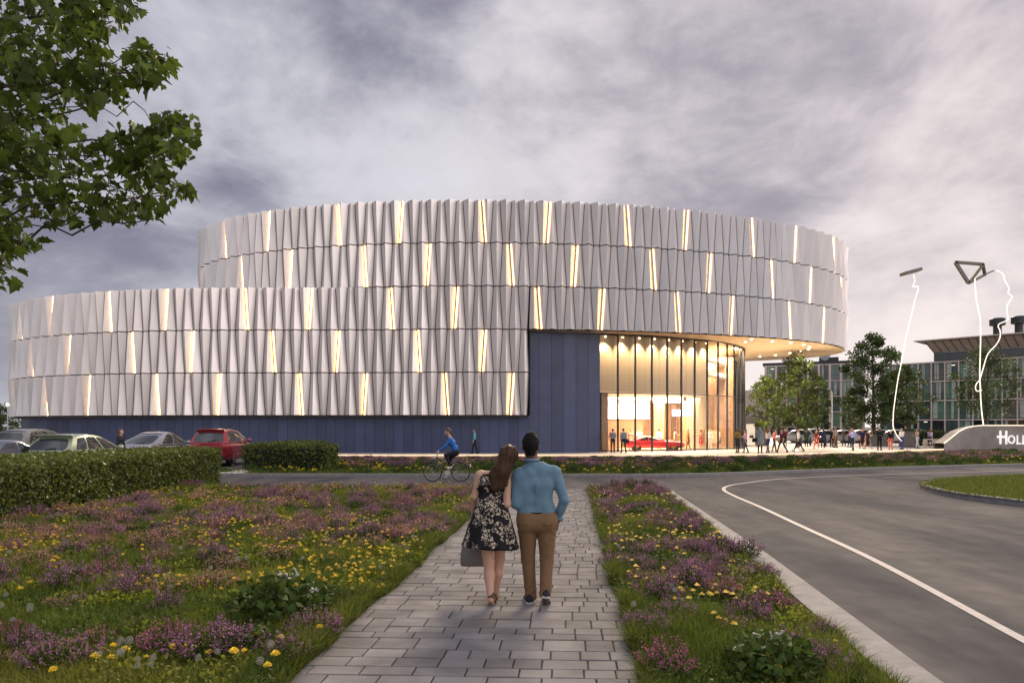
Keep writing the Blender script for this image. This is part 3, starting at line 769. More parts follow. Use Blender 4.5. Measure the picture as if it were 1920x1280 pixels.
# ---------------------------------------------------------------- big-leaved tree overhead at the left
def maple():
    g = np.random.default_rng(4); r = random.Random(4)
    root = empty('tree', (-8.6,7.2,0), 0, 'large overhanging tree with lobed maple-like leaves against the clouds', 'tree')
    O = Vector((8.6,-7.2,0))
    poly = [(-60,-60),(225,-40),(262,0),(245,40),(215,65),(150,120),(290,70),(345,120),(300,152),(250,175),(265,200),(225,240),(250,300),(300,250),(385,215),(372,285),(340,320),(368,350),(350,385),(300,420),(255,415),(180,395),(120,440),(80,470),(45,520),(-60,540)]
    poly2 = [(-60,-60),(225,-40),(255,10),(190,75),(255,90),(330,110),(300,152),(240,160),(230,190),(215,232),(245,238),(330,212),(380,240),(350,290),(300,320),(360,352),(330,380),(285,415),(220,400),(150,402),(85,420),(62,470),(20,508),(-60,530)]
    holes = [(200,215,38,26),(150,225,24,18),(120,190,20,14),(175,330,36,18),(95,395,18,10),(215,95,30,22),(60,420,22,14),(300,175,40,20),(170,265,22,16),(255,345,20,14)]
    mb = MB(); hub = Vector((-8.6,7.2,4.2))+O
    mb.tube([(0,0,-.05),(.05,.05,2.2),(.15,.1,4.4),(.1,.05,7.5)], [.24,.19,.16,.09], 10)
    pts = []
    tries = 0
    while len(pts) < 1500 and tries < 40000:
        tries += 1
        u = r.uniform(-60,390); v = r.uniform(-60,540)
        if not inpoly([u],[v],poly2)[0]: continue
        if any(((u-a)/c)**2+((v-b)/d)**2 < 1 for a,b,c,d in holes) and r.random() < .97: continue
        Y_ = r.uniform(5.9,8.4) if u < 150 else r.uniform(6.0,7.4)
        pts.append(Vector((px(u,Y_), Y_, pz(v,Y_))))
    for _ in range(750):                       # the rest of the crown, up and to the left
        d = Vector((r.gauss(0,1),r.gauss(0,1),r.gauss(0,1))).normalized()*r.random()**.4
        p = Vector((-8.8,7.2,6.6))+Vector((d.x*2.5,d.y*2.4,d.z*2.2))
        if 960+F*p.x/p.y > -20 and p.z < pz(-30,p.y): continue
        pts.append(p)
    # twigs: long limbs to hand-set ends, then short twigs from the nearest limb point
    limbs = []
    for (u,v,Y_) in ((372,240,6.5),(330,120,6.6),(350,365,6.4),(262,20,6.9),(290,410,6.5),(70,460,6.8),(20,505,6.7),(180,60,7.2),(230,280,6.9),(120,330,7.4),(60,150,7.6),(150,200,7.0),(215,390,7.0),(300,140,6.6),(250,190,6.8),(320,300,6.5),(240,100,6.9),(280,350,6.5),(100,60,7.2),(60,260,7.0),(130,420,6.9),(160,300,6.3),(200,330,7.0)):
        e = Vector((px(u,Y_),Y_,pz(v,Y_)))+O; z0 = min(max(e.z-.9, 2.3), 5.2); st = Vector((.12,.08,z0))
        m1 = st*.66+e*.34+Vector((r.uniform(-.2,.2),r.uniform(-.2,.2),.28)); m2 = st*.3+e*.7+Vector((r.uniform(-.15,.15),r.uniform(-.15,.15),.16))
        c = [Vector(p) for p in spline([st,m1,m2,e], 6)]; limbs += c
        k = len(c); c = [p+Vector((r.gauss(0,.035),r.gauss(0,.035),r.gauss(0,.045))) if 0 < i < k-1 else p for i,p in enumerate(c)] if (k := len(c)) else c; mb.tube(c, [.026*(1-i/k)**1.1+.003 for i in range(k)], 6)
    LA = np.array(limbs); 
    for i, p in enumerate(pts):
        if i % 2: continue
        q = p+O; d = np.linalg.norm(LA-np.array(q),axis=1); s_ = Vector(LA[int(d.argmin())])
        if (q-s_).length > .34: continue
        mb.tube([s_, (s_+q)/2+Vector((0,0,.05)), q], [.007,.005,.003], 3, caps=False)
    obj('trunk', mb, M_BARK, parent=root, smooth=True)
    half = [(0,0),(.16,-.04),(.36,-.06),(.33,.10),(.50,.26),(.36,.34),(.43,.60),(.24,.62),(.15,.80),(0,1.02)]
    Lv = [(x,y,.10*x) for x,y in half]+[(-x,y,.10*x) for x,y in half[1:-1]]
    Lv = np.array(Lv, np.float32); 
    V=[];Fc=[];T=[]
    Lv[:,2] += .12*np.abs(Lv[:,0])-.18*Lv[:,1]**2
    n1 = len(half)
    fa = [tuple(range(n1))]; fb = [(0,)+(n1-1,)+tuple(range(len(Lv)-1, n1-1, -1))]
    for p in pts:
        q = p+O
        for _ in range(r.choice((1,2,2,3))):
            c = q+Vector((r.gauss(0,.05),r.gauss(0,.05),r.gauss(0,.05)))
            s_ = r.choice((.055,.07,.09,.11,.14))*r.uniform(.9,1.1)
            az = r.uniform(0,2*PI) ; tilt = r.gauss(-.55,.45); roll = r.gauss(0,.6)
            M = Matrix.Rotation(az,3,'Z')@Matrix.Rotation(tilt,3,'X')@Matrix.Rotation(roll,3,'Y')
            o = len(V)
            for a in Lv: V.append(tuple(M@Vector(a)*s_+c))
            tt = r.choice((.55,.75,.9,1.1,1.5))*r.uniform(.85,1.15)
            for f in fa+fb: Fc.append(tuple(i+o for i in f)); T.append(tt)
    m_ = MB(); m_.v = V; m_.f = Fc; m_.t = T; m_.m = [0]*len(Fc)
    obj('crown', m_, mat('maple_leaf',(.074,.112,.019),.42,attr='tint',trans=.42,spec=.2), parent=root, tint=True)
maple()
# ================================================================= office building behind
M_OFFC = mat('office_concrete', (.60,.51,.43), .8, var=.12, scale=.6)
def offglass(name, col):
    return mat(name, col, .08, spec=.8, var=.5, scale=.35)
OG = [offglass('office_glass_a',(.035,.058,.054)),offglass('office_glass_b',(.065,.110,.095)),offglass('office_glass_c',(.12,.22,.15)),offglass('office_glass_d',(.016,.022,.024))]
M_CURT = mat('curtain', (.40,.42,.36), .8, var=.2, scale=3)
M_OFFLAMP = mat('office_lamp', (1,1,.9), .5, emit=(1,.95,.75), estr=1.6)
M_DKROOF = mat('dark_roof', (.035,.037,.040), .5, metal=.2)
def wing(name, p0, p1, zs, nb, label, cw, seed, extra=None):
    r = random.Random(seed)
    root = empty(name, (p0[0],p0[1],0), math.atan2(p1[1]-p0[1],p1[0]-p0[0]), label, 'building')
    W = math.dist(p0,p1); bw = W/nb; D = 14
    mb = MB(); 
    for i in range(nb+1): mb.box((i*bw, 0, zs[-1]/2), (cw, .42, zs[-1]))
    for z in zs: 
        for i in range(nb): mb.box(((i+.5)*bw, .0, z+.14-.24), (bw-cw, .38, .20))
    obj('frame', mb, M_OFFC, parent=root)
    mb = MB(); mb.box((W/2, D/2+1.6, zs[-1]/2), (W+cw, D, zs[-1]-.02)); mb.box((W/2,.8,zs[0]/2-.2),(W,1.2,zs[0]-.4)) if zs[0] < 2.6 else None
    obj('wall', mb, M_DKROOF, parent=root)
    zl = list(zs)
    if zs[0] > 2.6: zl = [0.0]+zl
    for k in range(len(zl)-1):
        z0 = zl[k]+.14; z1 = zl[k+1]-.14
        for i in range(nb):
            x0 = i*bw+cw/2; x1 = (i+1)*bw-cw/2
            mb = MB(); mb.quad((x0,.12,z0),(x1,.12,z0),(x1,.12,z1),(x0,.12,z1))
            w_ = obj('window', mb, r.choice(OG), parent=root)
            mb = MB(); ww = x1-x0
            q = r.random(); fr = .045
            mb.box((x0+ww*r.choice((.33,.5,.62)), .10, (z0+z1)/2), (fr,.05,z1-z0)); mb.box(((x0+x1)/2,.10,z0+(z1-z0)*.28),(ww,.045,fr))
            mb.m = [0]*len(mb.m)
            if q < .65:
                a = x0+ww*r.uniform(.02,.55); b_ = min(x1-.03, a+ww*r.uniform(.15,.4)); mb.quad((a,.108,z0),(b_,.108,z0),(b_,.108,z1),(a,.108,z1), 1)
            if r.random() < .28:
                a = x0+ww*r.uniform(.1,.5); mb.box((a+.35,.09,z1-.3-r.uniform(0,.3)),(.55,.02,.09), mi=2)
            obj('frame', mb, [M_DKROOF, M_CURT, M_OFFLAMP], parent=w_)
    if extra: extra(root, W)
    return root
def right_extra(root, W):
    zt_ = 13.05
    x0 = 8.4; mb = MB(); mb.box((W/2+x0/2,3.0,zt_+.85),(W-x0,5,1.5)); obj('glazed_band', mb, mat('band_glass',(.035,.045,.05),.15,spec=.8,var=.3,scale=.5), parent=root)
    mb = MB()
    a = [(x0,.6,zt_+1.62),(W+2,.6,zt_+1.62)]; b_ = [(x0-.8,-1.3,zt_+3.35),(W+2,-1.3,zt_+3.35)]
    mb.add([a[0],a[1],b_[1],b_[0]], [(0,1,2,3)]); mb.add([a[0],b_[0],(x0,6,zt_+3.35),(x0,6,zt_+1.62)],[(0,1,2,3)])
    for i in range(26):
        t = i/25; p = Vector(a[0]).lerp(Vector(a[1]),t)+Vector((0,-.05,0)); q = Vector(b_[0]).lerp(Vector(b_[1]),t)+Vector((0,-.05,0)); mb.bar(p,q,.10,.10,mi=1)
    obj('louvre_screen', mb, [mat('screen_panel',(.42,.34,.26),.7,var=.1,scale=1), mat('screen_rib',(.12,.085,.06),.7)], parent=root)
    mb = MB(); mb.box((W/2+x0/2+.2,2.2,zt_+3.55),(W-x0+5.0,9.2,.16)); obj('roof', mb, M_OFFC, parent=root)
    for x in (W*.475,W*.555):
        mb = MB(); mb.lathe([(.62,0),(.62,1.6),(1.15,1.75),(1.15,2.75),(.95,2.9),(0,2.95)], 16, (x,1.2,zt_+3.7)); obj('roof_vent', mb, M_DKROOF, parent=root)
def left_extra(root, W):
    mb = MB(); mb.box((W/2,6,14.55),(W+1.2,11,.5)); mb.box((W*.66,7,15.3),(3.6,5,1.2)); obj('roof', mb, M_DKROOF, parent=root)
wing('office_building', (66.5,128.2), (92.0,101.6), [3.2,6.5,9.8,13.05], 18, 'four storey office building with pale grid facade and flaring roof screen', .17, 1, right_extra)
wing('office_building', (51.2,143.5), (67.5,136.5), [2.0,4.95,8.0,11.06,14.2], 9, 'office wing with square greenish windows seen between the plaza trees', .40, 2, left_extra)
# plain beige block left of the wing
root = empty('annex_building', (47.0,142,0), math.atan2(-7,16.3), 'plain beige block with two small windows behind the light green tree', 'building')
mb = MB(); mb.box((.5,5,4.6),(7.4,10,9.2)); obj('wall', mb, mat('beige_wall',(.52,.43,.36),.85,var=.08,scale=.6), parent=root)
for x in (.2,1.9):
    mb = MB(); mb.box((x,-.02,3.25),(1.25,.1,1.35)); w_ = obj('window', mb, OG[0], parent=root); mb = MB(); mb.box((x,-.05,3.25),(.06,.1,1.35)); obj('frame', mb, M_OFFC, parent=w_)
# entrance pavilion beside the lobby
Yp = 72.0; xa, xb = px(1394,Yp), px(1436,Yp)
root = empty('entrance_pavilion', ((xa+xb)/2,Yp,0), 0, 'small lit box entrance with dark fascia right of the glass lobby', 'pavilion')
wd = xb-xa
mb = MB(); mb.box((0,1.5,2.6),(wd,3.2,.75)); obj('roof', mb, mat('pav_fascia',(.07,.075,.085),.5,metal=.2), parent=root)
for sx in (-1,1):
    mb = MB(); mb.box((sx*(wd/2-.14),1.5,1.11),(.28,3,2.22)); obj('wall', mb, mat('pav_wall',(.20,.18,.16),.7), parent=root)
mb = MB(); mb.box((0,2.4,1.11),(wd-.6,.1,2.2)); obj('light_wall', mb, mat('pav_light',(1,.9,.8),.6,emit=(1,.82,.64),estr=.75), parent=root)
# street lamp on the plaza
def lamp(x, y, h, arm, label):
    root = empty('street_lamp', (x,y,0), 0, label, 'street lamp')
    mb = MB(); mb.tube([(0,0,0),(0,0,h*.97)],[.085,.06],10); mb.tube(spline([(0,0,h*.97),(-arm*.25,0,h+.12),(-arm,0,h+.28)],5),.04,8); obj('pole', mb, mat('lamp_white',(.62,.60,.57),.5), parent=root, smooth=True)
    mb = MB(); mb.box((-arm-.35,0,h+.30),(.8,.26,.12)); obj('lamp_head', mb, mat('lamp_grey',(.55,.56,.55),.4), parent=root, bevel=.04)
lamp(px(1560,72),72,5.6,1.2,'white street lamp with one curved arm among the plaza trees')
Yl = 58; x = px(14.5,Yl); root = empty('street_lamp',(x,Yl,0),0,'thin white lamp post beyond the car park at the left edge','street lamp')
mb = MB(); mb.tube([(0,0,0),(0,0,3.55)],.05,8); obj('pole', mb, mat('lamp_white',(.62,.60,.57),.5), parent=root); mb = MB(); mb.lathe([(.06,0),(.16,.05),(.14,.28),(0,.34)],12,(0,0,3.55)); obj('lamp_head', mb, mat('lamp_globe',(.8,.78,.72),.4,emit=(1,.9,.75),estr=.6), parent=root, smooth=True)
# round sign on a post behind the overhang
Ys = 82; x = px(1546,Ys); z = pz(665,Ys)
root = empty('round_sign',(x,Ys,0),0,'round blue grey sign disc on a thin post under the overhang','sign')
mb = MB(); mb.tube([(0,.1,0),(0,.1,z+.3)],.05,8); obj('pole', mb, M_MULL, parent=root)
mb = MB(); mb.lathe([(0,-.06),(.62,-.06),(.66,0),(.62,.06),(0,.06)],32,(0,0,z),M=Matrix.Rotation(PI/2,3,'X')); obj('disc', mb, mat('sign_disc',(.33,.37,.46),.45), parent=root, smooth=True, angle=40)
mb = MB(); mb.add([(-.10,-.09,z-.2),(.10,-.09,z-.2),(.03,-.09,z+.22),(-.03,-.09,z+.22)],[(0,1,2,3)]); obj('emblem', mb, M_DKROOF, parent=root)
# ---------------------------------------------------------------- glowing kite sculptures
M_STR = mat('kite_string', (1,.95,.85), .5, emit=(1.0,.90,.70), estr=.95)
M_KITE = mat('kite_bronze', (.20,.175,.14), .6)
def string(par, org, uv, Y, r, name='glowing_string', dy=0):
    p = spline([(px(u,Y)-org[0], (Y-org[1])+dy*i, pz(v,Y)-org[2]) for i,(u,v) in enumerate(uv)], 7)
    mb = MB(); mb.tube(p, r, 8); return obj(name, mb, M_STR, parent=par, smooth=True)
Y1 = 59.6; o1 = (px(1692,Y1),Y1,0.0)
k1 = empty('kite_sculpture', o1, 0, 'slim glowing line rising from the crowd to a small flat kite', 'sculpture')
string(k1, o1, [(1694,829),(1683,818),(1675,800),(1675,780),(1676,765),(1683,715),(1690,680),(1697,640),(1709,590),(1716,560),(1721,545),(1721,537),(1712,537.5),(1712.5,534),(1715,526),(1713,515)], Y1, .036)
mb = MB(); a = Vector((px(1692,Y1)-o1[0],0,pz(514,Y1))); b_ = Vector((px(1724,Y1)-o1[0],0,pz(505.5,Y1))); mb.bar(a,b_,.9,.26); obj('kite', mb, M_KITE, parent=k1, bevel=.02)
Y2 = 62.5; o2 = (px(1842,Y2),Y2,0.0)
k2 = empty('kite_sculpture', o2, 0, 'two glowing looping lines holding a large triangular frame kite above the sign wall', 'sculpture')
string(k2, o2, [(1845,846),(1844,800),(1841,775),(1839,750),(1838,725),(1837,700),(1838.5,640),(1838,600),(1836,588),(1830,558),(1828,530),(1828,517)], Y2, .048)
string(k2, o2, [(1841,731),(1832,733),(1829,727),(1831,719),(1837,711),(1843,692),(1852,664),(1868,646),(1875,632),(1875,620),(1871.5,612),(1874,607),(1883,603),(1890,598),(1888.5,588),(1888,575),(1891,568),(1897,558),(1897.5,555),(1890,549),(1892,541),(1884,526),(1880,513),(1868,507)], Y2, .042)
def kb(mb, u0,v0,u1,v1,d0=0,d1=0,w=.2): mb.bar((px(u0,Y2)-o2[0],d0,pz(v0,Y2)),(px(u1,Y2)-o2[0],d1,pz(v1,Y2)),w,w)
mb = MB()
for a in ((1791,491.5,1843,495.5,0,0),(1791,491.5,1816,530.5,0,0),(1816,530.5,1843,495.5,0,0),(1843,495.5,1855,512,0,.6),(1816,530.5,1855,512,0,.6)): kb(mb,*a,w=.24)
kb(mb,1855,512,1867,506,.6,.2,.09); obj('kite_frame', mb, M_KITE, parent=k2)
mb = MB(); xx = [(px(u,Y2)-o2[0],.05,pz(v,Y2)) for u,v in ((1817,529),(1836,508),(1827,524))]; mb.add(xx,[(0,1,2)]); mb.add([(p[0],.12,p[2]) for p in xx],[(2,1,0)]); obj('kite_panel', mb, M_KITE, parent=k2)
# plaza furniture
Yb = 64; root = empty('bench',(px(1752,Yb),Yb,0),.25,'pale slatted bench in front of the dark hedge near the sign wall','bench')
mb = MB(); mb.box((0,0,.78),(2.3,.08,.09)); mb.box((0,0,.45),(2.3,.45,.07)); obj('seat', mb, mat('bench_pale',(.50,.46,.42),.6), parent=root)
for x in (-1.0,0,1.0): mb = MB(); mb.box((x,0,.41),(.08,.4,.82)); obj('leg', mb, mat('bench_pale',(.50,.46,.42),.6), parent=root)
def planter(u, Y, w_, h, label):
    root = empty('planter',(px(u,Y),Y,0),0,label,'planter')
    mb = MB(); mb.box((0,0,h/2),(w_,.9,h)); mb.box((0,-.46,h-.06),(w_+.06,.05,.08)); obj('box', mb, mat('planter_grey',(.13,.115,.10),.8,var=.15,scale=3), parent=root)
    g = np.random.default_rng(int(u)); C = np.stack([g.uniform(-w_/2,w_/2,260),g.uniform(-.42,.42,260),h+g.uniform(0,.22,260)],1); V,Q = leaf_cloud(C,g.uniform(.1,.2,260),g); npobj('foliage',V,Q,L_DARK,parent=root,tint=g.uniform(.6,1.3,260))
planter(1704,66,1.4,1.5,'tall dark grey planter box beside the kite string crowd')
planter(1640,70,2.2,1.1,'long dark planter behind the people left of the kite string')
for i,u in enumerate((1424,1502,1519,1548,1567,1598,1612)):
    Yq = 69+(i%3)*1.2; root = tag(empty('bollard',(px(u,Yq),Yq,0)),'slim dark bollard between the crowd and the parked cars','bollard','bollards along the plaza')
    mb = MB(); mb.lathe([(.09,0),(.09,.85),(.06,.9),(0,.9)],10); obj('post', mb, M_MULL, parent=root, smooth=True, angle=40)
# hedge behind the bench
def hedge_leaves(boxes, n, g, size):
    """points on the outer skin of boxes ((x0,x1),(y0,y1),(z0,z1))"""
    P=[]
    A_ = [2*((b[0][1]-b[0][0])*(b[2][1]-b[2][0])+(b[1][1]-b[1][0])*(b[2][1]-b[2][0]))+(b[0][1]-b[0][0])*(b[1][1]-b[1][0]) for b in boxes]; T_ = sum(A_)
    for b,a in zip(boxes,A_):
        m = int(n*a/T_); u = g.random((m,3)); lo = np.array([k[0] for k in b]); hi = np.array([k[1] for k in b]); p = lo+u*(hi-lo); d = hi-lo
        fa = np.array([d[1]*d[2],d[1]*d[2],d[0]*d[2],d[0]*d[2],d[0]*d[1]]); f = g.choice(5,m,p=fa/fa.sum())
        for k,(ax,side) in enumerate(((0,0),(0,1),(1,0),(1,1),(2,1))):
            s_ = f==k; p[s_,ax] = (hi if side else lo)[ax]
        p += g.normal(0,.045,(m,3)); bul = vnoise(p[:,0]*1.0+p[:,2],p[:,1]+p[:,2]*.7,.55,3); c = (lo+hi)/2
        p += (p-c)/np.linalg.norm(p-c,axis=1)[:,None]*(bul[:,None]-.5)*.16; P.append(p)
    return np.concatenate(P)
HEDGE_SHAPE = np.array([(0,0,0),(.5,.45,.1),(0,1,0),(-.5,.45,.1)],np.float32)
def hedge(name, boxes, n, size, label, seed, leaf, tops=None):
    g = np.random.default_rng(seed); b0 = boxes[0]; org = np.array(((b0[0][0]+b0[0][1])/2,(b0[1][0]+b0[1][1])/2,0.0))
    root = empty(name, tuple(org), 0, label, 'hedge')
    mb = MB()
    for b in boxes:
        c = [(k[0]+k[1])/2 for k in b]; s_ = [k[1]-k[0]-.16 for k in b]; mb.box((c[0]-org[0],c[1]-org[1],c[2]-.06),s_)
    obj('stems', mb, mat('hedge_core',(.010,.013,.006),.95), parent=root)
    P = hedge_leaves(boxes,n,g,size)-org; S = g.uniform(.6,1.3,len(P))*size; V,Q = leaf_cloud(P,S,g,HEDGE_SHAPE,aspect=.62)
    t = .75+.5*vnoise(P[:,0]+P[:,2],P[:,1]-P[:,2],.35,seed)
    npobj('foliage',V,Q,leaf,parent=root,tint=t*g.uniform(.6,1.4,len(P)))
    return root
L_HEDGE = mat('hedge_leaf',(.105,.135,.026),.42,attr='tint',trans=.34,spec=.3,var=.0)
hedge('hedge',[((px(1722,72),px(1772,72)),(72,73.2),(0,1.45))],1800,.16,'dark clipped hedge behind the plaza bench by the sign wall',31,L_DARK)
hedge('hedge',[((-12.1,-9.85),(10.5,24.0),(0,1.13))],44000,.092,'long near clipped hedge with sunlit top in front of the parked cars',32,L_HEDGE)
hedge('hedge',[((-11.3,-7.75),(29.8,31.6),(0,1.10)),((-11.6,-9.9),(31.6,38.0),(0,1.08))],15000,.11,'smaller block hedge beside the red car and the building plinth',33,L_HEDGE)
# ================================================================= people (signed-distance bodies, meshed as one continuous surface)
def seg(a, b, ra, rb=None, lab=0, k=.03, sc=None): return ('c', np.array(a,float), np.array(b,float), ra, ra if rb is None else rb, lab, k, sc)
def ell(c, r, lab=0, k=.03): return ('e', np.array(c,float), np.array(r,float), 0, 0, lab, k, None)
def pdist(p, P):
    t = p[0]
    if t == 'e':
        q = (P-p[1])/p[2]; l = np.sqrt((q*q).sum(-1)); g = np.sqrt((q*q/(p[2]**2)).sum(-1))+1e-9
        return l*(l-1)/g
    a, b, ra, rb = p[1], p[2], p[3], p[4]
    sc = p[7]
    if sc is not None:
        s_ = np.array(sc); c = (a+b)/2; P = (P-c)/s_+c; a = (a-c)/s_+c; b = (b-c)/s_+c
    ba = b-a; l2 = (ba*ba).sum()+1e-12
    t = np.clip(((P-a)@ba)/l2, 0, 1); d = np.sqrt(((P-a-t[...,None]*ba)**2).sum(-1))-(ra+(rb-ra)*t)
    return d*(min(sc) if sc is not None else 1)
def pbounds(p, m):
    if p[0] == 'e': return p[1]-p[2]-m, p[1]+p[2]+m
    r = max(p[3],p[4])*(max(p[7]) if p[7] is not None else 1)
    return np.minimum(p[1],p[2])-r-m, np.maximum(p[1],p[2])+r+m
def mesh_sdf(prims, h, cut=None, noise=None):
    """surface nets over the smooth union of prims; returns verts, quads, label per quad"""
    lo = np.min([pbounds(p,.0)[0] for p in prims],0)-3*h; hi = np.max([pbounds(p,.0)[1] for p in prims],0)+3*h
    n = np.ceil((hi-lo)/h).astype(int)+1
    Fd = np.full(n, .5, np.float32); LB = np.zeros(n, np.int16); best = np.full(n, 9., np.float32)
    ax = [lo[i]+np.arange(n[i])*h for i in range(3)]
    for p in prims:
        m = max(.06, p[6]*2)
        a, b = pbounds(p, m); i0 = np.maximum(((a-lo)/h).astype(int),0); i1 = np.minimum(((b-lo)/h).astype(int)+2, n)
        if (i1 <= i0).any(): continue
        sl = tuple(slice(i0[i],i1[i]) for i in range(3))
        G_ = np.stack(np.meshgrid(*[ax[i][sl[i]] for i in range(3)], indexing='ij'), -1)
        d = pdist(p, G_).astype(np.float32); f = Fd[sl]; k = p[6]
        hh = np.clip(.5+.5*(f-d)/k, 0, 1); Fd[sl] = f*(1-hh)+d*hh-k*hh*(1-hh)
        bb = best[sl]; u = d < bb; bb[u] = d[u]; best[sl] = bb; l = LB[sl]; l[u] = p[5]; LB[sl] = l
    if noise is not None or cut is not None:
        G_ = np.stack(np.meshgrid(*ax, indexing='ij'), -1)
        if noise is not None: Fd = Fd+noise(G_).astype(np.float32)
        if cut is not None: Fd = np.maximum(Fd, cut(G_).astype(np.float32))
    I = Fd < 0
    c = I[:-1,:-1,:-1].astype(np.int8)
    tot = sum(I[i:n[0]-1+i, j:n[1]-1+j, k:n[2]-1+k].astype(np.int8) for i in (0,1) for j in (0,1) for k in (0,1))
    act = (tot > 0) & (tot < 8); ids = np.full(act.shape, -1, np.int32); cells = np.argwhere(act); ids[act] = np.arange(len(cells))
    S = np.zeros((len(cells),3)); W = np.zeros(len(cells))
    cor = [(i,j,k) for i in (0,1) for j in (0,1) for k in (0,1)]
    val = {q: Fd[cells[:,0]+q[0], cells[:,1]+q[1], cells[:,2]+q[2]] for q in cor}
    for q in cor:
        for a in range(3):
            if q[a] == 0:
                r = list(q); r[a] = 1; r = tuple(r); va, vb = val[q], val[r]; x = (va < 0) != (vb < 0)
                t = np.where(x, va/(va-vb+1e-12), 0); pt = np.tile(np.array(q,float),(len(cells),1)); pt[:,a] += t
                S[x] += pt[x]; W[x] += 1
    V = lo+(cells+S/W[:,None])*h
    Q = []
    for a in range(3):
        b_, c_ = (a+1)%3, (a+2)%3
        s0 = [slice(None)]*3; s1 = [slice(None)]*3; s0[a] = slice(0,-1); s1[a] = slice(1,None)
        A_, B_ = I[tuple(s0)], I[tuple(s1)]
        for flip, msk in ((False, A_ & ~B_), (True, ~A_ & B_)):
            e = np.argwhere(msk); e = e[(e[:,b_] > 0) & (e[:,c_] > 0) & (e[:,b_] < n[b_]-1) & (e[:,c_] < n[c_]-1)]
            if not len(e): continue
            def cid(db, dc):
                q = e.copy(); q[:,b_] -= db; q[:,c_] -= dc; return ids[q[:,0],q[:,1],q[:,2]]
            quad = np.stack([cid(1,1),cid(0,1),cid(0,0),cid(1,0)],1)
            Q.append(quad[:,::-1] if flip else quad)
    Q = np.concatenate(Q); Q = Q[(Q >= 0).all(1)]
    cen = V[Q].mean(1); gi = np.clip(np.round((cen-lo)/h).astype(int), 0, n-1); lab = LB[gi[:,0],gi[:,1],gi[:,2]]
    return V, Q, lab
def sdf_obj(name, prims, h, mats, parent=None, smooth=True, **k):
    V, Q, lab = mesh_sdf(prims, h, **k)
    return npobj(name, V, Q, mats, parent=parent, mi=lab, smooth=smooth)
CLOTH = {}
def cloth(c, rough=.85):
    key = 'cloth_%02x%02x%02x' % tuple(int(max(0,min(1,x))*255) for x in c)
    return mat(key, c, rough, var=.12, scale=9, spec=.25)
SKIN = {'light':mat('skin_light',(.52,.31,.22),.55,spec=.4), 'tan':mat('skin_tan',(.36,.20,.13),.55,spec=.4), 'dark':mat('skin_dark',(.13,.07,.045),.5,spec=.4)}
HAIRM = {'black':mat('hair_black',(.012,.010,.009),.45,var=.3,scale=40),'brown':mat('hair_brown',(.055,.030,.016),.45,var=.3,scale=40),'red':mat('hair_red',(.16,.05,.02),.45,var=.3,scale=40),'blond':mat('hair_blond',(.30,.20,.09),.45,var=.3,scale=40),'grey':mat('hair_grey',(.22,.21,.20),.5,var=.2,scale=40)}
def rot2(v, a):                                # swing a sagittal vector (y,z) by angle a forward
    return v
def limb(o, swing, abd, l):                    # hanging limb: swing forward (+y), abd outwards in x
    return o+np.array((math.sin(abd)*l, math.sin(swing)*math.cos(abd)*l, -math.cos(swing)*math.cos(abd)*l))
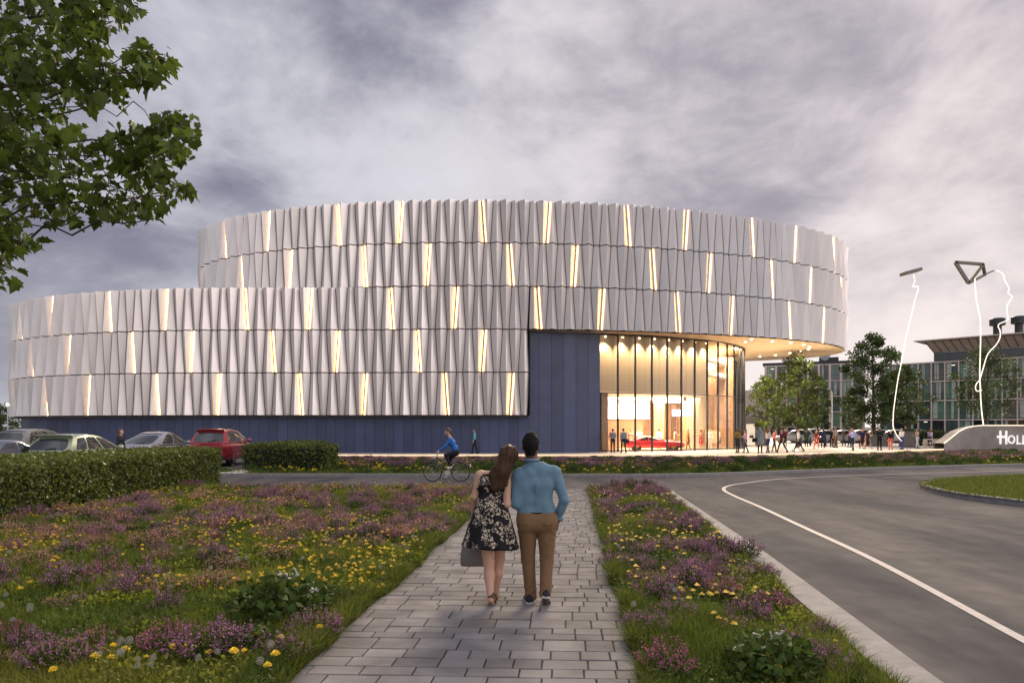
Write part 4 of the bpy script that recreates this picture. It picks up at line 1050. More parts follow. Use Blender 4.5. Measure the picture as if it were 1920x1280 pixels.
def make_person(x, y, rz, H, label, top=(.5,.5,.5), bottom=(.03,.03,.04), shoes=(.03,.03,.03), skin='light', hair='brown', legs=((.0,.0),(.0,.0)), arms=((0,0,0),(0,0,0)), kind='shirt', long_hair=False, hood=False, lean=0.0, h=.020, z=0.0, headturn=0.0, wide=1.0, extra=None):
    """legs: (hip swing, knee bend) left, right; arms: (swing, outwards, elbow) left, right; faces local +y"""
    s = H/1.75; P = []
    SK, TP, BT, SH = 0, 1, 2, 3
    bot = SK if kind in ('skirt','dress') else BT
    hipc = np.array((0,0,.93)); ankles = []
    for sd_, (sw, kn) in ((-1,legs[0]),(1,legs[1])):
        hp = np.array((sd_*.088,0,.92)); kn_ = limb(hp, sw, sd_*.02, .43); an = limb(kn_, sw-kn, sd_*.01, .42); ankles.append(an)
        P += [seg(hp,kn_,.088*wide,.058,bot,.035), seg(kn_,an,.056 if bot else .058,.038 if bot == SK else .046,bot,.03)]
        toe = an+np.array((sd_*.02, math.cos(sw-kn)*.15, -.045+math.sin(sw-kn)*.12)); heel = an+np.array((0,-.045,-.045))
        P += [seg(heel,toe,.040,.032,SH,.02), seg(an,heel,.04,.038,SH,.02)]
    dz = -min(min(a[2] for a in ankles)-.082, 10)
    tl = np.array((0,math.sin(lean),math.cos(lean)))
    def T(x_,y_,z_): return hipc+np.array((x_,0,0))+tl*(z_-.93)+np.array((0,y_,0))
    P += [seg(T(-.062,0,.93),T(.062,0,.93),.115*wide,None,BT if kind != 'dress' else TP,.05,(1,.86,1)), seg(T(-.05,0,1.09),T(.05,0,1.09),.104*wide,None,TP,.05,(1,.84,1)),
          seg(T(-.085,0,1.29),T(.085,0,1.29),.112,None,TP,.05,(1,.86,1)), seg(T(-.145,0,1.405),T(.145,0,1.405),.058,None,TP,.05)]
    if kind in ('skirt','dress'):
        P += [seg(T(0,0,1.0),T(0,0,.62),.13,.20,TP if kind == 'dress' else BT,.03,(1,.8,1))]
    if kind == 'coat': P += [seg(T(0,-.01,1.1),T(0,-.01,.70),.16,.20,TP,.04,(1,.8,1)), seg(T(-.16,0,1.38),T(.16,0,1.38),.075,None,TP,.05)]
    for sd_, (sw, ab, el) in ((-1,arms[0]),(1,arms[1])):
        sh = T(sd_*.178,0,1.40); e_ = limb(sh, sw, sd_*(.10+ab), .285)
        fw = sw+el; wr = e_+np.array((sd_*(.04-ab*.5)*.6 if el < .8 else -sd_*.05, math.sin(fw)*.245, -math.cos(fw)*.245))
        lab2 = SK if kind in ('tee','skirt','dress') else TP
        P += [seg(sh,e_,.052,.042,TP if kind != 'dress' else SK,.03), seg(e_,wr,.040,.029,lab2,.02)]
        d_ = (wr-e_)/np.linalg.norm(wr-e_); pm = wr+d_*.07
        P += [seg(wr,pm,.030,.036,SK,.015)]
        for q in range(4):
            off = np.array((0,(q-1.5)*.019,0)); P.append(seg(pm+off, pm+off+d_*.075+np.array((-sd_*.012,0,0)), .010,.008,SK,.006))
        P.append(seg(wr+d_*.03, wr+d_*.075+np.array((-sd_*.01,.045,0)), .012,.009,SK,.008))
    nk = T(0,0,1.44); hd = nk+tl*.185+np.array((0,.025,0))
    P += [seg(nk-tl*.03, nk+tl*.09, .056,.052,SK,.03)]
    ct, st_ = math.cos(headturn), math.sin(headturn)
    def Hh(x_,y_,z_): return hd+np.array((x_*ct-y_*st_, x_*st_+y_*ct, z_))
    P += [ell(hd,(.076,.092,.112),SK,.02), seg(Hh(0,.05,-.07),Hh(0,.06,-.085),.038,.032,SK,.02), seg(Hh(0,.085,.0),Hh(0,.105,-.03),.010,.014,SK,.01), ell(Hh(.078,0,-.01),(.015,.025,.035),SK,.01), ell(Hh(-.078,0,-.01),(.015,.025,.035),SK,.01)]
    for p in P:                                # lower everything so the lower shoe rests on the ground
        p[1][2] += dz
        if p[0] == 'c': p[2][2] += dz
    mats = [SKIN[skin], cloth(top), cloth(bottom), cloth(shoes,.5)]
    P2 = [tuple([p[0], p[1]*s, p[2]*s, p[3]*s, p[4]*s, p[5], p[6]*s, p[7]]) for p in P]
    o = sdf_obj('person', P2, h, mats)
    o.location = (x,y,z); o.rotation_euler = (0,0,rz); tag(o, label, 'person')
    hd2 = hd+np.array((0,0,dz))
    def H2(x_,y_,z_): return hd2+np.array((x_*ct-y_*st_, x_*st_+y_*ct, z_))
    Hp = [ell(H2(0,-.012,.022),(.084,.098,.108),0,.02)]
    if long_hair: Hp += [seg(H2(0,-.055,.02),H2(0,-.075,-.24),.075,.06,0,.03,(1.15,.8,1))]
    if hood: Hp = [ell(H2(0,-.02,.02),(.10,.115,.135),0,.03), seg(H2(0,-.06,-.08),H2(0,-.07,-.14),.10,.12,0,.04)]
    Hp = [tuple([p[0], p[1]*s, p[2]*s, p[3]*s, p[4]*s, p[5], p[6]*s, p[7]]) for p in Hp]
    fy, fz = (hd2*s)[1], (hd2*s)[2]; hc = hd2*s
    def cut(G):
        q = G-hc; qf = -q[...,0]*st_+q[...,1]*ct
        return (np.minimum(qf-.045*s, np.maximum(qf-.02*s, .0-(q[...,2]-.045*s)*1.0)) if not hood else qf-.06*s) if True else 0
    def cut2(G):
        q = G-hc; qf = -q[...,0]*st_+q[...,1]*ct; z_ = q[...,2]
        face = np.minimum(qf-.012*s, .058*s-z_)             # in front and under the fringe
        low = -(z_+(.36 if long_hair or hood else .075)*s)
        return np.maximum(face, low)
    hm = cloth(top) if hood else HAIRM[hair]
    V,Q,lab = mesh_sdf(Hp, h*.8, cut=cut2); npobj('hood' if hood else 'hair', V, Q, hm, parent=o, smooth=True)
    if extra: extra(o, s)
    return o
def bag_on(o, loc, size, c, name='bag'):
    b = tag(empty(name, loc), None, None); COL.objects.unlink(b); bpy.data.objects.remove(b)
    return None
W_L = ((.42,.10),(-.35,.25)); W_R = ((-.35,.25),(.42,.10)); ST = ((.02,.0),(-.03,.03)); W_S = ((.22,.05),(-.2,.12))
AH = ((.08,.02,.15),(-.08,.02,.15)); ASW = ((-.4,.02,.2),(.4,.02,.3)); AF = ((.25,.0,1.4),(.25,.0,1.4)); APH = ((.1,.02,.1),(.45,.0,1.6))
def place(u, v, rz, H, label, **k):
    Y = gy(v); return make_person(px(u,Y), Y, rz, H, label, **k)
BK = 0.0; FR = PI; LF = PI/2; RT = -PI/2
place(890,850.2,LF,1.78,'person in teal shirt and dark trousers walking along the blue wall',top=(.13,.42,.42),bottom=(.02,.022,.025),hair='brown',legs=W_S,arms=AH)
make_person(px(1149,52.3),52.3,BK,1.76,'person in grey shirt and black trousers looking into the lobby, by the blue wall',top=(.20,.22,.26),hair='black',legs=ST,arms=AF)
make_person(px(1169,52.2),52.2,BK+.2,1.80,'person in grey shirt looking into the lobby with a dark bag at the hip',top=(.22,.24,.28),hair='black',legs=W_S,arms=AH)
make_person(px(1383,52.6),52.6,LF+.6,1.80,'person in mustard top with folded arms outside the curved glass',top=(.22,.15,.03),hair='black',skin='dark',legs=ST,arms=AF)
make_person(px(1398,52.4),52.4,LF,1.72,'person in pink top and navy jeans facing the glass lobby',top=(.62,.34,.42),bottom=(.03,.04,.09),hair='brown',long_hair=True,legs=W_S,arms=APH)
make_person(px(1425,51.4),51.4,BK,1.88,'person in long grey hooded coat seen from behind',top=(.20,.235,.235),bottom=(.012,.012,.014),kind='coat',hood=True,legs=ST,arms=AH)
place(1440,848,RT+.4,1.78,'person in white top and blue jeans beside the coral shirt',top=(.74,.66,.64),bottom=(.03,.05,.16),hair='red',long_hair=True,legs=W_S,arms=APH,kind='tee')
place(1452,846.5,RT,1.75,'person in coral shirt and dark trousers among the crowd',top=(.75,.20,.13),bottom=(.03,.015,.02),hair='black',legs=W_S,arms=AH)
place(1466,848,LF+.3,1.78,'person in maroon tee and black trousers striding left',top=(.10,.022,.03),bottom=(.015,.015,.018),hair='red',legs=W_R,arms=AH,kind='tee')
place(1472,836,FR,1.74,'person in sleeveless dark red tunic farther back facing the road',top=(.09,.012,.02),bottom=(.012,.012,.014),hair='blond',legs=ST,arms=AH,kind='tee')
place(1497,846,LF-.2,1.84,'person in white shirt with navy jacket over one shoulder, mid stride',top=(.72,.68,.66),bottom=(.012,.012,.018),hair='black',legs=W_L,arms=((.1,.05,.05),(-.1,.0,.2)))
place(1531,841,FR+.3,1.66,'person in dark red top and orange red trousers',top=(.16,.02,.02),bottom=(.60,.10,.05),hair='red',long_hair=True,legs=W_S,arms=AF)
place(1543,838.5,FR,1.82,'person in long navy suit standing in the middle of the plaza',top=(.025,.03,.07),bottom=(.015,.015,.03),hair='black',skin='dark',kind='coat',legs=ST,arms=AH)
place(1559.5,838,BK,1.76,'person in black sweater and black trousers with hands in front',top=(.012,.013,.016),bottom=(.014,.014,.016),hair='blond',legs=ST,arms=AF)
place(1567,838.5,BK+.3,1.86,'person in grey top and tan trousers behind the black sweater',top=(.30,.24,.22),bottom=(.22,.12,.05),hair='brown',legs=ST,arms=AH)
place(1593,838,RT,1.72,'person in burgundy top half hidden beside the lilac shirt',top=(.26,.04,.08),bottom=(.02,.022,.04),hair='brown',legs=W_S,arms=AH)
place(1599,844,LF+.5,1.78,'person in lilac blue shirt and navy trousers near the plaza edge',top=(.32,.36,.62),bottom=(.02,.03,.08),hair='red',legs=W_S,arms=APH)
place(1617,840.5,FR,1.80,'person in navy jacket and short skirt with bare legs',top=(.02,.024,.06),bottom=(.03,.012,.02),hair='black',kind='skirt',legs=W_S,arms=AH)
place(1627,841,RT+.3,1.72,'person in dark dress and pale shoes next to the navy jacket',top=(.02,.014,.022),hair='brown',kind='dress',shoes=(.5,.42,.40),legs=W_R,arms=APH)
place(1649,844,FR,1.84,'person in black suit standing with feet apart',top=(.010,.014,.016),bottom=(.010,.012,.014),hair='black',skin='dark',legs=((.05,0),(-.05,.0)),arms=AF)
place(1670,843.5,FR-.3,1.64,'person in black top and bright orange trousers',top=(.014,.012,.012),bottom=(.75,.16,.07),hair='blond',legs=ST,arms=AH)
place(1691,842.5,LF+.4,1.80,'person in white shirt and blue trousers reaching to the kite string',top=(.74,.68,.68),bottom=(.04,.07,.22),hair='brown',legs=ST,arms=((.35,.0,.9),(.1,.02,.2)))
place(1720,840,LF,1.74,'person in white trousers with long brown hair near the planter',top=(.45,.30,.26),bottom=(.62,.62,.68),hair='brown',long_hair=True,legs=W_S,arms=AF)
place(1744,838.5,RT+.5,1.72,'person in lilac top with dark skirt beside the pale bench',top=(.50,.46,.66),bottom=(.05,.04,.08),hair='red',long_hair=True,kind='skirt',legs=W_S,arms=AH)
place(1582,835.5,LF,1.76,'person in brown jacket farther back, between the tan trousers and the burgundy top',top=(.12,.06,.04),bottom=(.03,.03,.035),hair='brown',legs=W_S,arms=AH)
place(1633,836,RT,1.74,'person in pale grey coat farther back, left of the black suit',top=(.42,.40,.40),bottom=(.03,.03,.04),kind='coat',hair='blond',legs=W_S,arms=AH)
place(1512,837,FR,1.74,'person in dark green coat farther back behind the striding person',top=(.03,.06,.045),bottom=(.02,.02,.025),kind='coat',hair='brown',legs=ST,arms=AH)
# inside the lobby
def inside(u, Y, *a, **k): return make_person(px(u,Y),Y,*a,z=.012,**k)
inside(1183,58.6,FR,1.72,'person in beige dress inside the lobby, left of the red car',top=(.55,.40,.28),kind='dress',hair='brown',long_hair=True,legs=ST,arms=AH)
inside(1199,59.5,FR,1.78,'person in white shirt inside the lobby behind the red car roof',top=(.75,.70,.62),hair='red',legs=ST,arms=AF)
inside(1236,60.3,BK,1.74,'person in white shirt with dark hair inside the lobby behind the red car bonnet',top=(.80,.76,.70),hair='black',legs=ST,arms=AH)
inside(1266,56.6,RT,1.80,'person in cream shirt and cream trousers at the nose of the red car',top=(.80,.70,.52),bottom=(.62,.50,.34),hair='brown',legs=W_S,arms=APH)
inside(1290,58.0,LF,1.74,'person in brown coat walking inside the lobby right of the red car',top=(.22,.10,.05),bottom=(.16,.08,.04),hair='red',kind='coat',legs=W_S,arms=AH)
inside(1314,58.4,LF+.3,1.74,'person in bright red skirt and black tights inside the lobby',top=(.45,.16,.10),bottom=(.75,.02,.06),skin='tan',hair='red',long_hair=True,kind='skirt',legs=W_S,arms=AF)
inside(1331,60.0,FR,1.72,'person in white jacket and pale trousers inside near the reception desk',top=(.80,.72,.66),bottom=(.55,.52,.46),hair='red',legs=ST,arms=AH)
inside(1349,61.0,LF,1.74,'person in pink top and grey skirt inside near the last glass panes',top=(.70,.42,.34),bottom=(.14,.13,.15),kind='skirt',hair='blond',legs=W_S,arms=APH)
make_person(px(226,30.5),30.5,RT,1.78,'person with auburn hair whose head shows between the parked cars',top=(.03,.03,.04),hair='red',legs=ST,arms=AH,long_hair=True,z=.03)
# bags held by people
def handbag(x, y, z, sz, c, label, strap=.28):
    root = empty('handbag', (x,y,z), .2, label, 'bag')
    mb = MB(); w_,d_,h_ = sz; mb.grid([[(-w_/2*k,-d_/2*k2,zz),(w_/2*k,-d_/2*k2,zz),(w_/2*k,d_/2*k2,zz),(-w_/2*k,d_/2*k2,zz)] for k,k2,zz in ((.92,.9,0),(1,1,h_*.3),(.9,.8,h_*.8),(.82,.35,h_))],closed=True); mb.quad((-w_*.41,-d_*.17,h_),(w_*.41,-d_*.17,h_),(w_*.41,d_*.17,h_),(-w_*.41,d_*.17,h_)); mb.quad((-w_*.46,-d_*.45,0),(-w_*.46,d_*.45,0),(w_*.46,d_*.45,0),(w_*.46,-d_*.45,0)); obj('body', mb, c, parent=root, bevel=.01)
    mb = MB(); mb.tube(spline([(-w_*.3,0,h_*.97),(-w_*.22,0,h_+strap*.7),(0,0,h_+strap),(w_*.22,0,h_+strap*.7),(w_*.3,0,h_*.97)],6), .010, 6); obj('strap', mb, c, parent=root, smooth=True)
    return root
handbag(px(1175.5,52.1),52.0,.72,(.34,.14,.30),cloth((.02,.02,.03),.5),'dark shoulder bag on the person in grey by the lobby glass',.5)
handbag(px(1409,52.3),52.3,1.08,(.30,.13,.22),cloth((.14,.05,.03),.5),'brown handbag held by the person in pink',.2)
handbag(px(1414.5,51.4),51.35,.80,(.36,.15,.30),cloth((.012,.012,.014),.5),'black bag hanging beside the grey hooded coat',.3)
# ---------------------------------------------------------------- the couple on the path
def fingers(wr, d, side, fwd, curl, lab=0, s=1.0):
    """palm with four unequal bent fingers and a thumb; d: along the hand, side: across the knuckles, fwd: the palm's facing"""
    wr, d, side, fwd = [np.array(k,float) for k in (wr,d,side,fwd)]; P = []
    kn = wr+d*.085*s
    for q,(l,o) in enumerate(((.070,-1.5),(.080,-.5),(.074,.5),(.058,1.5))):
        b0 = kn+side*o*.0195*s; b1 = b0+(d*math.cos(curl)+fwd*math.sin(curl))*l*.5*s; b2 = b1+(d*math.cos(curl*2.1)+fwd*math.sin(curl*2.1))*l*.5*s
        P += [seg(wr+side*o*.013*s, b0, .016*s,.0125*s,lab,.008), seg(b0,b1,.0098*s,.009*s,lab,.003), seg(b1,b2,.009*s,.0075*s,lab,.003)]
    t0 = wr+d*.03*s-side*.026*s; t1 = t0+d*.035*s-side*.022*s+fwd*.018*s; t2 = t1+d*.03*s+fwd*.012*s
    P += [seg(t0,t1,.013*s,.0105*s,lab,.006), seg(t1,t2,.010*s,.0085*s,lab,.004)]
    return P
def wrinkle(amp, s1, seed):
    def f(G):
        x,y,z = G[...,0],G[...,1],G[...,2]
        a = vnoise(x+y*.6+z*.55, z*1.15-y*.3, s1, seed)-.5; b_ = vnoise(x-z*.8, z+y+x*.4, s1*.55, seed+5)-.5
        return amp*(a+.5*b_)
    return f
def folds(G):
    x,y,z = G[...,0],G[...,1],G[...,2]; d = z+.55*np.abs(x); e = z-.35*x
    return .009*(vnoise(x*1.1+z*.45, z*.8-x*.5, .06, 11)-.5)+.010*(vnoise(x*.7-z*.6, z*1.3+x*.6, .11, 17)-.5)*np.clip((1.3-z)/.3,.3,1)
def trfolds(G):
    x,y,z = G[...,0],G[...,1],G[...,2]; k = np.clip(1.2-np.abs(z-.80)*6,.2,1)+np.clip(1.0-np.abs(z-.14)*8,0,1)+.5*np.clip(1-np.abs(z-.45)*8,0,1)
    return .010*(vnoise(x*.8, z*1.9+np.abs(x)*1.5, .07, 23)-.5)*k
MX, MY = .262, 7.45
man = empty('person', (MX,MY,.052), 0, 'person in light blue shirt and khaki trousers walking away on the path, arm linked', 'person')
HL = np.array((-.055,.0,1.655)); zo = -.052
def zz(z): return z+zo
mb_ = []
hx = -.066
bodyP = [ell((hx,.0,zz(1.70)),(.078,.098,.118),0,.02), seg((hx,.055,zz(1.63)),(hx,.07,zz(1.615)),.045,.036,0,.03), seg((hx,.098,zz(1.70)),(hx,.118,zz(1.665)),.010,.016,0,.012), seg((hx-.026,.096,zz(1.652)),(hx+.026,.096,zz(1.652)),.010,None,0,.012),
  ell((hx+.082,-.005,zz(1.69)),(.014,.026,.036),0,.008), ell((hx-.082,-.005,zz(1.69)),(.014,.026,.036),0,.008),
  ell((hx-.030,.083,zz(1.715)),(.014,.012,.010),0,.006), ell((hx+.030,.083,zz(1.715)),(.014,.012,.010),0,.006),
  seg((-.03,-.012,zz(1.46)),(hx+.004,-.006,zz(1.62)),.062,.058,0,.04),
  seg((-.16,0,zz(1.40)),(.15,0,zz(1.43)),.062,None,0,.05), seg((-.095,0,zz(1.28)),(.045,0,zz(1.28)),.092,None,0,.06,(1,.9,1)), seg((-.08,0,zz(1.06)),(.04,0,zz(1.06)),.090,None,0,.06,(1,.88,1)), seg((-.075,0,zz(.93)),(.075,0,zz(.93)),.105,None,0,.05),
  seg((-.085,.0,zz(.90)),(-.085,.06,zz(.50)),.085,.055,0,.03), seg((-.085,.06,zz(.50)),(-.062,.06,zz(.10)),.052,.036,0,.03), seg((.085,.0,zz(.90)),(.092,.02,zz(.50)),.085,.055,0,.03), seg((.092,.02,zz(.50)),(.082,-.10,zz(.15)),.052,.036,0,.03),
  seg((-.062,.03,zz(.075)),(-.07,.18,zz(.065)),.034,.03,0,.02), seg((.082,-.10,zz(.13)),(.085,-.02,zz(.03)),.032,.028,0,.02),
  seg((.20,0,zz(1.42)),(.280,-.03,zz(1.14)),.046,.040,0,.02), seg((.280,-.03,zz(1.14)),(.222,.05,zz(.915)),.036,.028,0,.02),
  seg((-.20,0,zz(1.39)),(-.215,-.04,zz(1.10)),.05,.042,0,.03), seg((-.215,-.04,zz(1.10)),(-.13,.19,zz(1.04)),.040,.028,0,.02)]
bodyP += fingers((.222,.05,zz(.915)), (-.10,.16,-.98), (0.05,.98,.17), (-1,.05,0), .42)
bodyP += fingers((-.13,.19,zz(1.04)), (.6,.75,-.1), (.1,.2,-.97), (-.6,.5,0), .5)
sdf_obj('body', bodyP, .0065, [SKIN['dark']], parent=man)
hairP = [ell((hx,-.018,zz(1.730)),(.090,.103,.112),0,.02), seg((hx-.0,-.05,zz(1.70)),(hx,-.055,zz(1.625)),.066,.048,0,.03), seg((hx,.04,zz(1.79)),(hx,-.03,zz(1.80)),.055,.05,0,.03)]
def mancut(G): 
    y_,z_ = G[...,1],G[...,2]-zo; return np.maximum(np.minimum(y_-.03, 1.745-z_), 1.60-z_)
sdf_obj('hair', hairP, .0075, [mat('man_hair',(.006,.005,.004),.75,var=.4,scale=60,bump=.6,bscale=160,spec=.2)], parent=man, cut=mancut, noise=wrinkle(.007,.02,2))
shirtP = [seg((-.075,-.005,zz(1.44)),(.035,-.005,zz(1.46)),.085,.08,0,.05), seg((-.175,0,zz(1.395)),(.165,0,zz(1.425)),.075,None,0,.05), seg((-.110,.0,zz(1.28)),(.060,.0,zz(1.29)),.124,None,0,.07,(1,.90,1)), seg((-.095,0,zz(1.12)),(.050,0,zz(1.12)),.118,None,0,.07,(1,.88,1)), seg((-.085,0,zz(1.01)),(.072,0,zz(1.01)),.119,None,0,.05,(1,.88,1)),
  seg((.195,0,zz(1.41)),(.282,-.03,zz(1.14)),.066,.052,0,.025), seg((.282,-.03,zz(1.14)),(.230,.042,zz(.945)),.052,.041,0,.018), seg((-.20,0,zz(1.375)),(-.222,-.04,zz(1.10)),.068,.058,0,.04), seg((-.222,-.04,zz(1.10)),(-.14,.17,zz(1.045)),.055,.042,0,.025),
  seg((hx+.012,-.018,zz(1.525)),(hx+.008,-.016,zz(1.562)),.066,.064,0,.03)]
def shirtcut(G):
    x,y,z = G[...,0],G[...,1],G[...,2]-zo
    hem = np.where(np.abs(x) < .207, .985-z+.0*x, -1.0); neck = np.where(np.abs(x-hx) < .1, z-1.572-.12*y, -1); return np.maximum(hem, neck)
M_SHIRT = mat('blue_shirt',(.125,.215,.285),.85,var=.10,scale=14,bump=.25,bscale=220,spec=.2)
sdf_obj('shirt', shirtP, .0075, [M_SHIRT], parent=man, cut=shirtcut, noise=folds)
mb = MB(); mb.tube(spline([(hx-.062,-.03,zz(1.553)),(hx-.03,-.078,zz(1.556)),(hx+.02,-.083,zz(1.556)),(hx+.07,-.045,zz(1.553)),(hx+.075,.03,zz(1.54))],5), .016, 8); obj('collar', mb, M_SHIRT, parent=man, smooth=True)
mb = MB(); mb.tube([(.240,.028,zz(.955)),(.232,.040,zz(.928))], [.047,.045], 14); obj('cuff', mb, M_SHIRT, parent=man, smooth=True)
mb = MB(); mb.bar((-.01,-.131,zz(1.345)),(-.008,-.122,zz(1.10)),.012,.006,up=(0,1,0)); obj('back_pleat', mb, M_SHIRT, parent=man)
trP = [seg((-.085,0,zz(.965)),(.082,0,zz(.965)),.122,None,0,.05,(1,.88,1)), seg((-.09,-.02,zz(.90)),(.09,-.02,zz(.90)),.118,None,0,.06,(1,.95,1)),
  seg((-.100,0,zz(.88)),(-.092,.055,zz(.50)),.106,.072,0,.022), seg((-.092,.055,zz(.50)),(-.060,.055,zz(.105)),.070,.060,0,.02), seg((.100,.0,zz(.88)),(.104,.02,zz(.50)),.106,.072,0,.022), seg((.104,.02,zz(.50)),(.083,-.085,zz(.165)),.070,.060,0,.02)]
def trcut(G):
    x,y,z = G[...,0],G[...,1],G[...,2]-zo; return np.maximum(z-1.012, np.where(x < .015, .085-z, .135-z-.25*(y+.085)))
sdf_obj('trousers', trP, .0075, [mat('khaki',(.175,.105,.055),.85,var=.10,scale=11,bump=.25,bscale=200,spec=.2)], parent=man, cut=trcut, noise=trfolds)
mb = MB(); n = 40; rows = []
for rr,z_ in ((1.0,.985),(1.0,1.018)):
    rows.append([((math.cos(a)*.207-.002)*rr, math.sin(a)*.113*rr-.0, zz(z_)) for a in np.linspace(0,2*PI,n,endpoint=False)])
mb.grid(rows, closed=True); obj('belt', mb, cloth((.02,.018,.018),.5), parent=man, smooth=True)
mb = MB(); mb.box((.10,-.128,zz(.885)),(.10,.006,.012)); mb.box((-.10,-.128,zz(.885)),(.10,.006,.012)); obj('pocket', mb, cloth((.10,.058,.03)), parent=man)
M_SHOE = cloth((.016,.016,.024),.55); M_SOLE = cloth((.45,.43,.40),.7)
def shoe(par, heel, toe, up, w, m, ms=None, name='shoe'):
    heel, toe, up = Vector(heel), Vector(toe), Vector(up).normalized(); d = (toe-heel); l = d.length; d.normalize(); sdv = d.cross(up).normalized(); up = sdv.cross(d)
    mb = MB(); rows = []
    for t,wd,hh in ((0,.55,.055),(.03,.75,.075),(.15,.92,.085),(.35,.90,.085),(.55,1.0,.065),(.75,1.02,.052),(.92,.8,.04),(1.0,.35,.025)):
        c = heel+d*(l*t); rows.append([tuple(c+sdv*(math.cos(a)*w*wd)+up*(max(0,math.sin(a))**.8*hh+.012)) for a in np.linspace(0,PI,9)]+[tuple(c-sdv*(w*wd)+up*.012),tuple(c+sdv*(w*wd)+up*.012)])
    mb.grid(rows, closed=True); mb.add(rows[0],[tuple(range(11))]); mb.add(rows[-1],[tuple(range(11))[::-1]])
    o = obj(name, mb, m, parent=par, smooth=True)
    mb = MB(); rows = []
    for t,wd in ((0,.6),(.04,.85),(.15,.98),(.4,.93),(.6,1.06),(.8,1.08),(.94,.82),(1.01,.35)):
        c = heel+d*(l*t); rows.append([tuple(c+sdv*w*wd+up*.0),tuple(c+sdv*w*wd+up*.022),tuple(c-sdv*w*wd+up*.022),tuple(c-sdv*w*wd+up*.0)])
    mb.grid(rows, closed=True); mb.add(rows[0],[(0,1,2,3)]); mb.add(rows[-1],[(3,2,1,0)])
    obj('sole', mb, ms or m, parent=o)
shoe(man,(-.072,-.035,zz(.053)),(-.105,.235,zz(.053)),(0,0,1),.047,M_SHOE,M_SOLE)
shoe(man,(.082,-.175,zz(.150)),(.105,.035,zz(.048)),(.1,.42,.9),.046,M_SHOE,M_SOLE)
# woman
WX, WY = -.212, 7.42
wom = empty('person', (WX,WY,.052), 0, 'person in black and cream floral dress with long brown hair leaning on the other', 'person')
hx, hz = .182, 1.598
bodyW = [ell((hx,.0,zz(hz)),(.070,.088,.108),0,.02), seg((hx-.012,.05,zz(hz-.068)),(hx-.014,.062,zz(hz-.082)),.036,.030,0,.02), seg((hx,.088,zz(hz)),(hx-.004,.104,zz(hz-.03)),.008,.013,0,.01), seg((hx-.03,.085,zz(hz-.048)),(hx+.014,.087,zz(hz-.048)),.008,None,0,.01), ell((hx-.026,.076,zz(hz+.012)),(.012,.010,.009),0,.005), ell((hx+.028,.076,zz(hz+.012)),(.012,.010,.009),0,.005), ell((hx-.073,-.005,zz(hz-.01)),(.012,.022,.03),0,.008),
  seg((.045,-.005,zz(1.42)),(hx-.02,-.003,zz(hz-.09)),.048,.045,0,.04), seg((-.105,0,zz(1.400)),(.135,0,zz(1.385)),.047,None,0,.04), seg((-.065,.005,zz(1.29)),(.075,.005,zz(1.28)),.088,None,0,.05,(1,.9,1)), seg((-.055,0,zz(1.12)),(.05,0,zz(1.12)),.082,None,0,.05,(1,.85,1)), seg((-.075,0,zz(.94)),(.075,0,zz(.94)),.105,None,0,.05,(1,.9,1)),
  seg((-.08,.0,zz(.88)),(-.030,.02,zz(.48)),.085,.056,0,.03), seg((-.030,.02,zz(.48)),(-.024,.0,zz(.34)),.052,.055,0,.03), seg((-.024,-.012,zz(.36)),(-.008,-.09,zz(.125)),.054,.032,0,.03), seg((-.008,-.09,zz(.125)),(.012,.01,zz(.035)),.030,.024,0,.02),
  seg((.08,.0,zz(.88)),(.082,.16,zz(.50)),.085,.054,0,.03), seg((.082,.16,zz(.50)),(.062,.16,zz(.34)),.050,.053,0,.03), seg((.062,.15,zz(.34)),(.03,.21,zz(.09)),.050,.032,0,.03), seg((.03,.20,zz(.07)),(.035,.34,zz(.035)),.03,.024,0,.02),
  seg((-.130,0,zz(1.400)),(-.178,.03,zz(1.17)),.043,.037,0,.03), seg((-.178,.03,zz(1.17)),(-.205,.21,zz(.985)),.036,.025,0,.02),
  seg((.158,-.005,zz(1.385)),(.162,-.035,zz(1.095)),.044,.038,0,.03), seg((.162,-.035,zz(1.095)),(.285,.10,zz(1.16)),.037,.026,0,.02)]
bodyW += fingers((-.205,.21,zz(.985)), (-.05,.35,-.93), (.2,.9,.3), (1,0,-.1), .75, s=.92)
bodyW += fingers((.285,.10,zz(1.16)), (.80,.5,.25), (-.3,.1,.9), (-.4,.8,.2), .55, s=.92)
sdf_obj('body', bodyW, .0065, [SKIN['light']], parent=wom)
hairW = [ell((hx-.004,-.012,zz(hz+.022)),(.090,.104,.104),0,.03), seg((hx-.015,-.055,zz(hz)),(.105,-.085,zz(1.44)),.080,.072,0,.05,(1.05,.85,1)), seg((.105,-.085,zz(1.44)),(.080,-.096,zz(1.285)),.070,.040,0,.05,(1.15,.6,1)), seg((hx-.078,-.03,zz(hz-.05)),(.02,-.075,zz(1.40)),.040,.042,0,.04), seg((.02,-.075,zz(1.40)),(.022,-.094,zz(1.27)),.042,.024,0,.04), seg((hx-.05,-.06,zz(1.48)),(.145,-.088,zz(1.31)),.04,.022,0,.03)]
def whcut(G):
    y_,z_ = G[...,1],G[...,2]-zo; return np.minimum(y_-.03, hz+.06-z_)
def strands(G):
    x,y,z = G[...,0],G[...,1],G[...,2]-zo; xx = x-.33*(z-1.42); return .016*(vnoise(xx, z*.10+y*.3, .013, 7)-.5)+.02*(vnoise(xx,z*.25,.04,3)-.5)
sdf_obj('hair', hairW, .006, [mat('woman_hair',(.050,.026,.012),.6,var=.5,scale=30,spec=.22)], parent=wom, cut=whcut, noise=strands)
